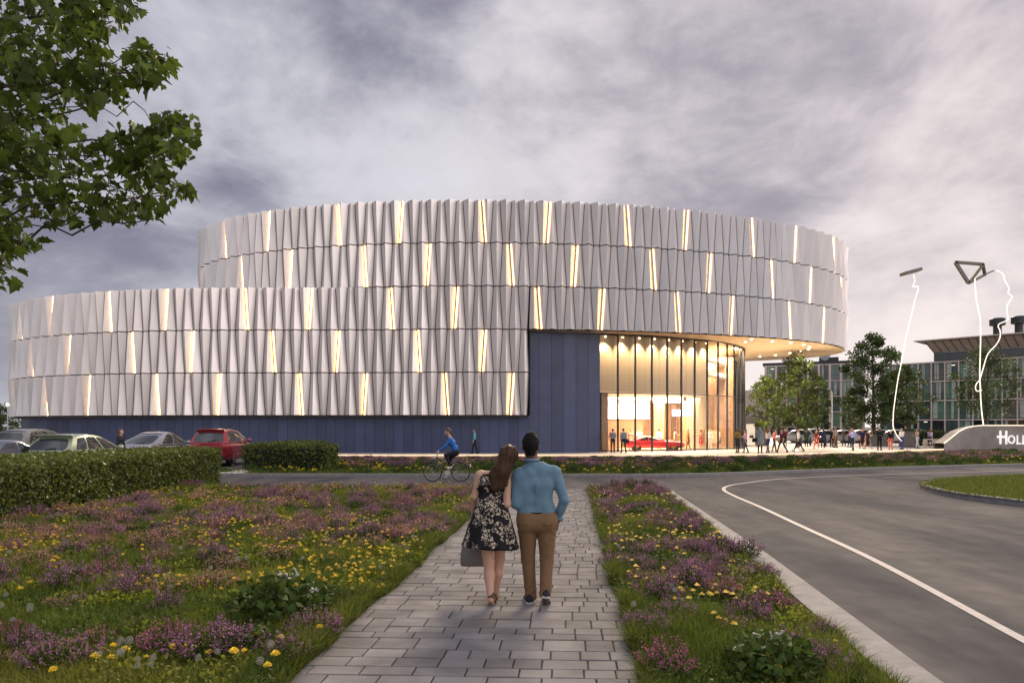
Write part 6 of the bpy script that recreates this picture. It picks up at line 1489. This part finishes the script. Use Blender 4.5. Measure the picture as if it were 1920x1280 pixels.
# prototypes -----------------------------------------------------
def proto_heather(seed, hgt, rad, nst, petal, npet, psize, tall=.45, leafd=5):
    """dome of leafy stems ending in flower spikes -> (foliage V,Q,tint),(blossom V,Q,tint)"""
    g = np.random.default_rng(seed); FV=[];FQ=[];LV=[];LS=[];PV=[];PS=[]; bx=[];by=[];bh=[];
    a = g.uniform(0,2*PI,nst); r = rad*np.sqrt(g.random(nst)); le = r*.55; H_ = hgt*(1-.45*(r/rad)**2)*g.uniform(.75,1.12,nst)
    bases = np.stack([np.cos(a)*r*.5,np.sin(a)*r*.5,np.zeros(nst)],1); tips = np.stack([np.cos(a)*(r*.5+le),np.sin(a)*(r*.5+le),H_],1)
    w_ = .004; V=[]; 
    for i in range(nst):
        b0,t0 = bases[i],tips[i]; sd_ = np.array((math.cos(a[i]+1.6),math.sin(a[i]+1.6),0))*w_; m_ = b0*.45+t0*.55+np.array((0,0,.04*hgt)); o = len(V)
        V += [b0-sd_,b0+sd_,m_+sd_,m_-sd_,t0+sd_*.5,t0-sd_*.5]; FQ += [(o,o+1,o+2,o+3),(o+3,o+2,o+4,o+5)]
        for q in range(leafd):
            t = g.uniform(.12,.8); LV.append(b0+(t0-b0)*t+np.array((0,0,.03*hgt))); LS.append(g.uniform(.035,.065)*hgt/.4)
        for q in range(npet):
            t = 1-tall*g.random()**1.2; PV.append(b0+(t0-b0)*t+g.normal(0,.010,3)*hgt/.4+np.array((0,0,.02))); PS.append(psize*g.uniform(.6,1.3)*(1.25-t*.5))
    V1,Q1 = leaf_cloud(np.array(LV),np.array(LS),g,HEDGE_SHAPE,aspect=.45)
    fv = np.concatenate([np.array(V),V1]); fq = np.concatenate([np.array(FQ),Q1+len(V)]); ft = g.uniform(.55,1.3,len(fq))
    pv,pq = leaf_cloud(np.array(PV),np.array(PS),g,HEDGE_SHAPE,aspect=.8); pt = g.uniform(.5,1.55,len(pq))
    return (fv,fq,ft),(pv,pq,pt)
def proto_shrub(seed, hgt, rad, n, ls):
    g = np.random.default_rng(seed); d = g.normal(size=(n,3)); d /= np.linalg.norm(d,axis=1)[:,None]; rr = g.random(n)**.4
    C = d*rr[:,None]*np.array((rad,rad,hgt*.62)); C[:,2] = np.abs(C[:,2]+hgt*.40); C += (vnoise(C[:,0]*3,C[:,1]*3+C[:,2]*2,.3,seed)[:,None]-.5)*.12*rad
    V,Q = leaf_cloud(C,g.uniform(.6,1.3,n)*ls,g,HEDGE_SHAPE,aspect=.75); return V,Q,g.uniform(.55,1.45,n),C
PROTO = {}
def as_mesh(name, V, Q, m, t):
    o = npobj(name, V, Q, m, tint=t); return o
def build_proto(key, root_name, parts):
    r = bpy.data.objects.new(root_name, None); COL.objects.link(r)
    for nm,(V,Q,t),m in parts: o = as_mesh(nm,V,Q,m,t); o.parent = r
    PROTO[key] = [r, False]; return r
def put(key, x, y, z, s, rz, label, cat, group):
    r, used = PROTO[key]; o = copy_tree(r) if used else r; PROTO[key][1] = True
    o.location = (x,y,z); o.rotation_euler = (0,0,rz); o.scale = (s,s,s*random.uniform(.85,1.15)); tag(o,label,cat,group); return o
HE = {}
for i,(hg,rd,ns,pm,npet,ps) in enumerate(((.40,.36,85,M_PURP,11,.026),(.34,.32,75,M_MAG,10,.024),(.36,.34,80,M_PINK,10,.024),(.44,.30,60,M_PURP,13,.026),(.30,.38,80,M_PINK,8,.022))):
    f,p_ = proto_heather(60+i,hg,rd,ns,pm,npet,ps); HE[i] = (f,p_,pm); build_proto('he%d'%i,'flower_clump',[('foliage',f,M_LEAF),('blossom',p_,pm)])
for i,(hg,rd,n,ls) in enumerate(((.34,.34,420,.075),(.46,.42,620,.085),(.28,.30,320,.06))):
    V,Q,t,C = proto_shrub(80+i,hg,rd,n,ls); HE['s%d'%i] = ((V,Q,t),None,None); i != 1 and build_proto('sh%d'%i,'leafy_plant',[('foliage',(V,Q,t),M_LEAF)])
V,Q,t,C = proto_shrub(90,.50,.50,760,.10); gq = np.random.default_rng(3); top = C[np.argsort(-C[:,2])[:160]]; pick = top[gq.choice(160,6,replace=False)]+np.array((0,0,.05))
FV = np.concatenate([p+gq.normal(0,.018,(9,3)) for p in pick]); wv,wq = leaf_cloud(FV,gq.uniform(.022,.036,len(FV)),gq,HEDGE_SHAPE,aspect=.9)
build_proto('wf','white_flowered_shrub',[('foliage',(V,Q,t),M_LEAF),('blossom',(wv,wq,gq.uniform(.8,1.2,len(FV))),M_WHT)])
def dandelion_parts():
    g = np.random.default_rng(8); V=[];Q=[]; 
    for a0 in (0,1.0,2.1):                     # three-sided stalk
        pass
    sv_ = np.array([(math.cos(a)*.004,math.sin(a)*.004,0) for a in (0,2.1,4.2)]+[(math.cos(a)*.003+.012,math.sin(a)*.003,.20) for a in (0,2.1,4.2)]); sq = np.array([(0,1,4,3),(1,2,5,4),(2,0,3,5)])
    C=[];pv=[];pq=[]
    for layer,(n,R_,dz) in enumerate(((18,.036,.0),(15,.028,.008),(10,.017,.014))):
        for i in range(n):
            a = 2*PI*i/n+layer*.3+g.normal(0,.06); c,s_ = math.cos(a),math.sin(a); w_ = .0048; o = len(pv); z0 = .20+dz; zt_ = z0+.004+layer*.003+g.normal(0,.002); R2 = R_*g.uniform(.9,1.1)
            pv += [(.012-s_*w_*.5,c*w_*.5,z0),(.012+s_*w_*.5,-c*w_*.5,z0),(.012+c*R2+s_*w_,s_*R2-c*w_,zt_),(.012+c*R2-s_*w_,s_*R2+c*w_,zt_)]; pq.append((o,o+1,o+2,o+3))
    return (sv_,sq,np.full(3,1.0)),(np.array(pv),np.array(pq),g.uniform(.8,1.15,len(pq)))
st_,fl_ = dandelion_parts(); build_proto('dan','yellow_flower',[('stem',st_,M_LEAF),('blossom',fl_,M_YEL)])
def puff_parts():
    g = np.random.default_rng(9); pv=[];pq=[]; n = 46
    for i in range(n):
        z_ = 1-2*(i+.5)/n; r_ = math.sqrt(1-z_*z_); a = i*2.39996; d = np.array((r_*math.cos(a),r_*math.sin(a),z_)); c = np.array((.008,0,.235)); u = np.cross(d,(.3,.2,.9)); u /= np.linalg.norm(u); v = np.cross(d,u); e = c+d*.027; o = len(pv)
        pv += [c+d*.004-u*.0004,c+d*.004+u*.0004,e+u*.0004,e-u*.0004]; pq.append((o,o+1,o+2,o+3)); o = len(pv)
        pv += [e-u*.0052,e-v*.0052,e+u*.0052,e+v*.0052]; pq.append((o,o+1,o+2,o+3))
    return np.array(pv),np.array(pq),np.ones(len(pq))
pf = puff_parts(); st2 = (st_[0]*np.array((.8,1,1.1)),st_[1],st_[2]); build_proto('puf','seed_head',[('stem',st2,M_LEAF),('seed_ball',pf,M_PUFF)])
# ---- individual plants: the nearest ones -----------------------
r6 = random.Random(12); TAKEN = []
def clumps(poly, n, seed, side):
    g = np.random.default_rng(seed); P = scatter(poly, n*6, g, 1.45, 4.9); P = P[not_hedge(P)]; cnt = 0
    for x,y in P:
        den = vnoise([x],[y],2.1,seed+7)[0]
        if den < .53+.1*r6.random(): continue
        if any((x-a)**2+(y-b)**2 < (.42*(c+.35))**2 for a,b,c in TAKEN): continue
        s = r6.uniform(.50,.86)
        if y < 7: s *= .8
        edge = min(abs(x-pl(y)), abs(x-pr(y)))
        if edge < .22 and y < 12: continue
        if edge < .4: s *= .75
        TAKEN.append((x,y,s)); far = y > 13
        q = r6.random(); key = 'he%d' % (r6.choice((0,0,1,3)) if (side == 'r' or q < .5) else r6.choice((2,4,1)))
        col = {'0':'purple','3':'tall purple','1':'magenta','2':'pink','4':'low pink'}[key[-1]]
        put(key,x,y,.045,s,r6.uniform(0,6.28), col+(' heather like flower clump in the meadow left of the path' if side == 'l' else ' heather like flower clump between path and road'),'flower clump',col+' flower clumps '+('left' if side == 'l' else 'right')+' of the path'); cnt += 1
        if cnt >= n: break
HAND = [(110,1262,.85,'he0'),(385,1240,.95,'he0'),(318,1226,.8,'he1'),(452,1236,.8,'he3'),(592,1203,.72,'he0'),(60,1068,.8,'he2'),(128,1108,.95,'he0'),(196,1092,.9,'he1'),(262,1104,.9,'he0'),(332,1122,.85,'he4'),(402,1112,.85,'he2'),(424,1078,.8,'he2'),(132,1046,.7,'he0'),(90,1012,.7,'he2'),(168,1014,.6,'he2'),(35,1030,.8,'he4'),(300,1062,.7,'he2'),(232,1130,.7,'he0'),(540,1248,.6,'he3'),
  (1236,1132,.85,'he0'),(1292,1112,.8,'he3'),(1212,1192,.7,'he0'),(1248,1268,.75,'he1'),(1346,1042,.9,'he0'),(1402,1046,.85,'he3'),(1292,1044,.85,'he0'),(1432,1088,.6,'he0'),(1352,1128,.75,'he1'),(1268,1172,.7,'he0'),(1482,1238,.6,'he3'),(1545,1264,.6,'he0'),(1380,1200,.6,'he2'),(1180,918,.9,'he0'),(1215,912,.9,'he0'),(1150,915,.9,'he3')]
for u,v,s,k in HAND:
    Y = gy(v,.05); x = px(u,Y); side = 'left' if x < pl(Y) else 'right'; col = {'0':'purple','3':'tall purple','1':'magenta','2':'pink','4':'low pink'}[k[-1]]; TAKEN.append((x,Y,s))
    put(k,x,Y,.045,s,r6.uniform(0,6.28),col+(' heather like flower clump in the meadow left of the path' if side == 'left' else ' heather like flower clump between path and road'),'flower clump',col+' flower clumps '+side+' of the path')
clumps(ML,120,51,'l'); clumps(MR,48,52,'r')
for (u,v,s,k,lab) in ((535,1165,1.0,'wf','dark leafy shrub with small white flowers close to the path edge'),(1445,1275,.75,'wf','low white flowered shrub at the bottom right beside the kerb'),(255,1005,.62,'sh0','left one of two round dark green shrubs in the open grass'),(297,1003,.66,'sh0','right one of two round dark green shrubs in the open grass'),(430,1008,.6,'sh2','small dark green plant beside a magenta clump'),(1190,975,.7,'sh0','dark leafy plant near the far right end of the path'),(1165,1045,.55,'sh2','little green plant at the right edge of the path'),(170,985,.5,'sh2','small bushy plant near the hedge foot'),(600,1130,.6,'sh0','leafy plant beside the white flowered shrub'),(700,985,.55,'sh2','low dark green plant left of the walking couple'),(820,990,.55,'sh2','low leafy plant where the meadow meets the path'),(480,1225,.6,'sh0','leafy plant between purple flowers at the bottom'),(1185,910,.8,'sh2','upright green plant at the far corner of the right meadow')):
    Y = gy(v,.05); put(k,px(u,Y),Y,.045,s,r6.uniform(0,6.28),lab,'shrub',None)
def singles(key, poly, n, seed, lab, cat, grp, thr, ns, smin=.55, smax=1.0, pw=1.9):
    g = np.random.default_rng(seed); P = scatter(poly,n*8,g,pw,4.9); P = P[not_hedge(P)]; k = vnoise(P[:,0],P[:,1],ns,seed) > thr; P = P[k][:n]
    for x,y in P: 
        o = put(key,x,y,.045,r6.uniform(smin,smax),r6.uniform(0,6.28),lab,cat,grp); o.rotation_euler = (r6.gauss(0,.12),r6.gauss(0,.12),r6.uniform(0,6.28))
singles('dan',ML,135,61,'yellow dandelion like flower in the meadow left of the path','flower','yellow flowers left of the path',.57,1.3)
singles('dan',MR,70,62,'yellow dandelion like flower between path and road','flower','yellow flowers right of the path',.50,.8)
singles('puf',ML,85,63,'pale round seed head in the meadow left of the path','seed head','seed heads left of the path',.55,1.1,.7,1.1,2.4)
singles('puf',MR,32,64,'pale round seed head between path and road','seed head','seed heads right of the path',.5,.9,.7,1.05,2.2)
# ---- the many more beyond: merged ------------------------------
def replicate(name, src, P, Z, S, g, m, label, cat, keep=1.0):
    V0,Q0,t0 = src
    if keep < 1:
        k = g.random(len(Q0)) < keep; Q0 = Q0[k]; t0 = t0[k]; u_,inv = np.unique(Q0,return_inverse=True); V0 = V0[u_]; Q0 = inv.reshape(Q0.shape)
    n = len(P); a = g.uniform(0,2*PI,n); c,s_ = np.cos(a),np.sin(a); X_ = V0[None,:,0]*c[:,None]-V0[None,:,1]*s_[:,None]; Y_ = V0[None,:,0]*s_[:,None]+V0[None,:,1]*c[:,None]
    V = np.stack([X_*S[:,None]+P[:,0:1], Y_*S[:,None]+P[:,1:2], V0[None,:,2]*S[:,None]+Z[:,None]],-1).reshape(-1,3)
    Q = (Q0[None]+(np.arange(n)*len(V0))[:,None,None]).reshape(-1,Q0.shape[1])
    return tag(npobj(name,V,Q,m,tint=(t0[None]*g.uniform(.75,1.25,n)[:,None]).ravel()),label,cat,kind='stuff')
def mass(poly, n, key, seed, lo, hi, label, zf=None, ns=2.4, thr=.45, pw=1.2, ymin=9.0, keepf=.6, keepp=.75):
    g = np.random.default_rng(seed); P = scatter(poly,n*5,g,pw,ymin); P = P[not_hedge(P)]; P = P[vnoise(P[:,0],P[:,1],ns,seed+2) > thr][:n]; Z = np.full(len(P),.04) if zf is None else zf(P[:,0],P[:,1]); S = g.uniform(lo,hi,len(P)); f,p_,pm = HE[key]; st = g.bit_generator.state
    replicate('foliage',f,P,Z,S,g,M_LEAF,'leafy stems of '+label,'foliage',keepf); g.bit_generator.state = st
    if p_ is not None: replicate('flowers',p_,P,Z,S,g,pm,label,'flowers',keepp)
mass(ML,120,2,71,.5,.85,'pink flowers filling the far meadow by the hedge',ymin=11)
mass(ML,70,0,72,.5,.85,'purple flowers filling the far meadow',ymin=11)
mass(ML,130,'s2',73,.4,.8,'green plants filling the meadow',ymin=7,thr=.4,keepf=.8)
M_FRESH = mat('fresh_leaf', (.17,.21,.024), .6, attr='tint', trans=.35, spec=.15)
ML_ = M_LEAF; M_LEAF = M_FRESH
mass(ML,150,'s2',76,.4,.85,'fresh yellow green plants in the left meadow',ymin=6,thr=.48,keepf=.8,ns=1.7)
mass(MR,45,'s2',77,.35,.7,'fresh yellow green plants in the strip by the road',ymin=6,thr=.45,keepf=.8,ns=1.5)
M_LEAF = ML_
mass(MR,45,0,74,.45,.8,'purple flowers filling the strip by the road',ymin=8)
mass(MR,35,'s2',75,.35,.7,'green plants filling the strip by the road',ymin=7,thr=.35,keepf=.8)
def dots(poly, n, seed, label, zlo, zhi, thr, ns, pw=1.3, ymin=8, size=.05, m=None, zf=None):
    g = np.random.default_rng(seed); P = scatter(poly,n*4,g,pw,ymin); P = P[not_hedge(P)]; P = P[vnoise(P[:,0],P[:,1],ns,seed+1) > thr][:n]; Z = (np.full(len(P),.045) if zf is None else zf(P[:,0],P[:,1]))
    src = PROTO['dan'][0]; me = [c for c in src.children if c.name.startswith('blossom')][0].data
    V0,Q0,t0 = fl_; S = g.uniform(.8,1.4,len(P))*size/.05
    return replicate('flowers',(V0-np.array((0,0,.2)),Q0,t0),P,Z+g.uniform(zlo,zhi,len(P)),S,g,m or M_YEL,label,'flowers',.7)
dots(ML,1250,81,'small yellow flowers sprinkled through the meadow left of the path',.10,.24,.53,1.8,1.2,7.5,.036)
dots(MR,260,82,'small yellow flowers sprinkled between path and road',.10,.22,.45,1.0,1.2,7,.035)
# ---- the long bed before the plaza -----------------------------
XB = (-12,42)
BED = [(x,np.interp(x,[p[0] for p in KERB],[p[1] for p in KERB])+.25) for x in np.linspace(*XB,28)]+[(x,np.interp(x,[p[0] for p in RIM]+[70],[p[1] for p in RIM]+[80])-.15) for x in np.linspace(XB[1],XB[0],28)]
BEDN = [b for b in BED]
def bz(x,y): return bed_z(x,y)-.01
def bedmask(P, f): return P
def bed_mass(n, key, seed, lo, hi, band, label, keepf=.45, keepp=.6, thr=.4, ns=2.6):
    """band: share of the way from kerb (0) to rim (1)"""
    g = np.random.default_rng(seed); x = g.uniform(*XB,n*4); yk = np.interp(x,[p[0] for p in KERB],[p[1] for p in KERB])+.35; yr = np.interp(x,[p[0] for p in RIM]+[70],[p[1] for p in RIM]+[80])-.3
    t = g.uniform(*band,len(x)); y = yk+(yr-yk)*t; k = (vnoise(x,y,ns,seed) > thr) & (x/y < .80) & ~((x < -7.6) & (y > 29.6) & (y < 38.2)); P = np.stack([x[k],y[k]],1)[:n]; Z = bz(P[:,0],P[:,1]); S = g.uniform(lo,hi,len(P)); f,p_,pm = HE[key]; st = g.bit_generator.state
    replicate('foliage',f,P,Z,S,g,M_LEAF,'leafy stems of '+label,'foliage',keepf); g.bit_generator.state = st
    if p_ is not None: replicate('flowers',p_,P,Z,S,g,pm,label,'flowers',keepp)
bed_mass(520,0,91,.7,1.15,(.25,1.0),'purple flowers in the long bed before the plaza',thr=.38)
bed_mass(330,2,92,.7,1.1,(.2,1.0),'pink flowers in the long bed before the plaza',thr=.5)
bed_mass(420,'s1',93,.5,1.0,(.0,.95),'green plants in the long bed before the plaza',thr=.42,keepf=.55)
bed_mass(260,'s2',94,.7,1.2,(.0,.5),'low green plants along the far kerb',thr=.3,keepf=.8)
g9 = np.random.default_rng(95); P = scatter(BED,90000,g9,1.1,27); V,Q = blades(P[:,0],P[:,1],bz(P[:,0],P[:,1]),g9.uniform(.06,.2,len(P)),.03*(P[:,1]/30),g9); tag(npobj('grass',V,Q,[M_GRASS,M_DRYG],mi=np.repeat((vnoise(P[:,0],P[:,1],2.2,4)>.55).astype(int),2),tint=np.repeat(g9.uniform(.6,1.4,len(P)),2)),'green grass of the long bed before the plaza','grass',kind='stuff')
dots(BED,900,96,'yellow flowers along the kerb of the long bed',.10,.30,.5,2.2,2.2,27,.09,zf=bz)
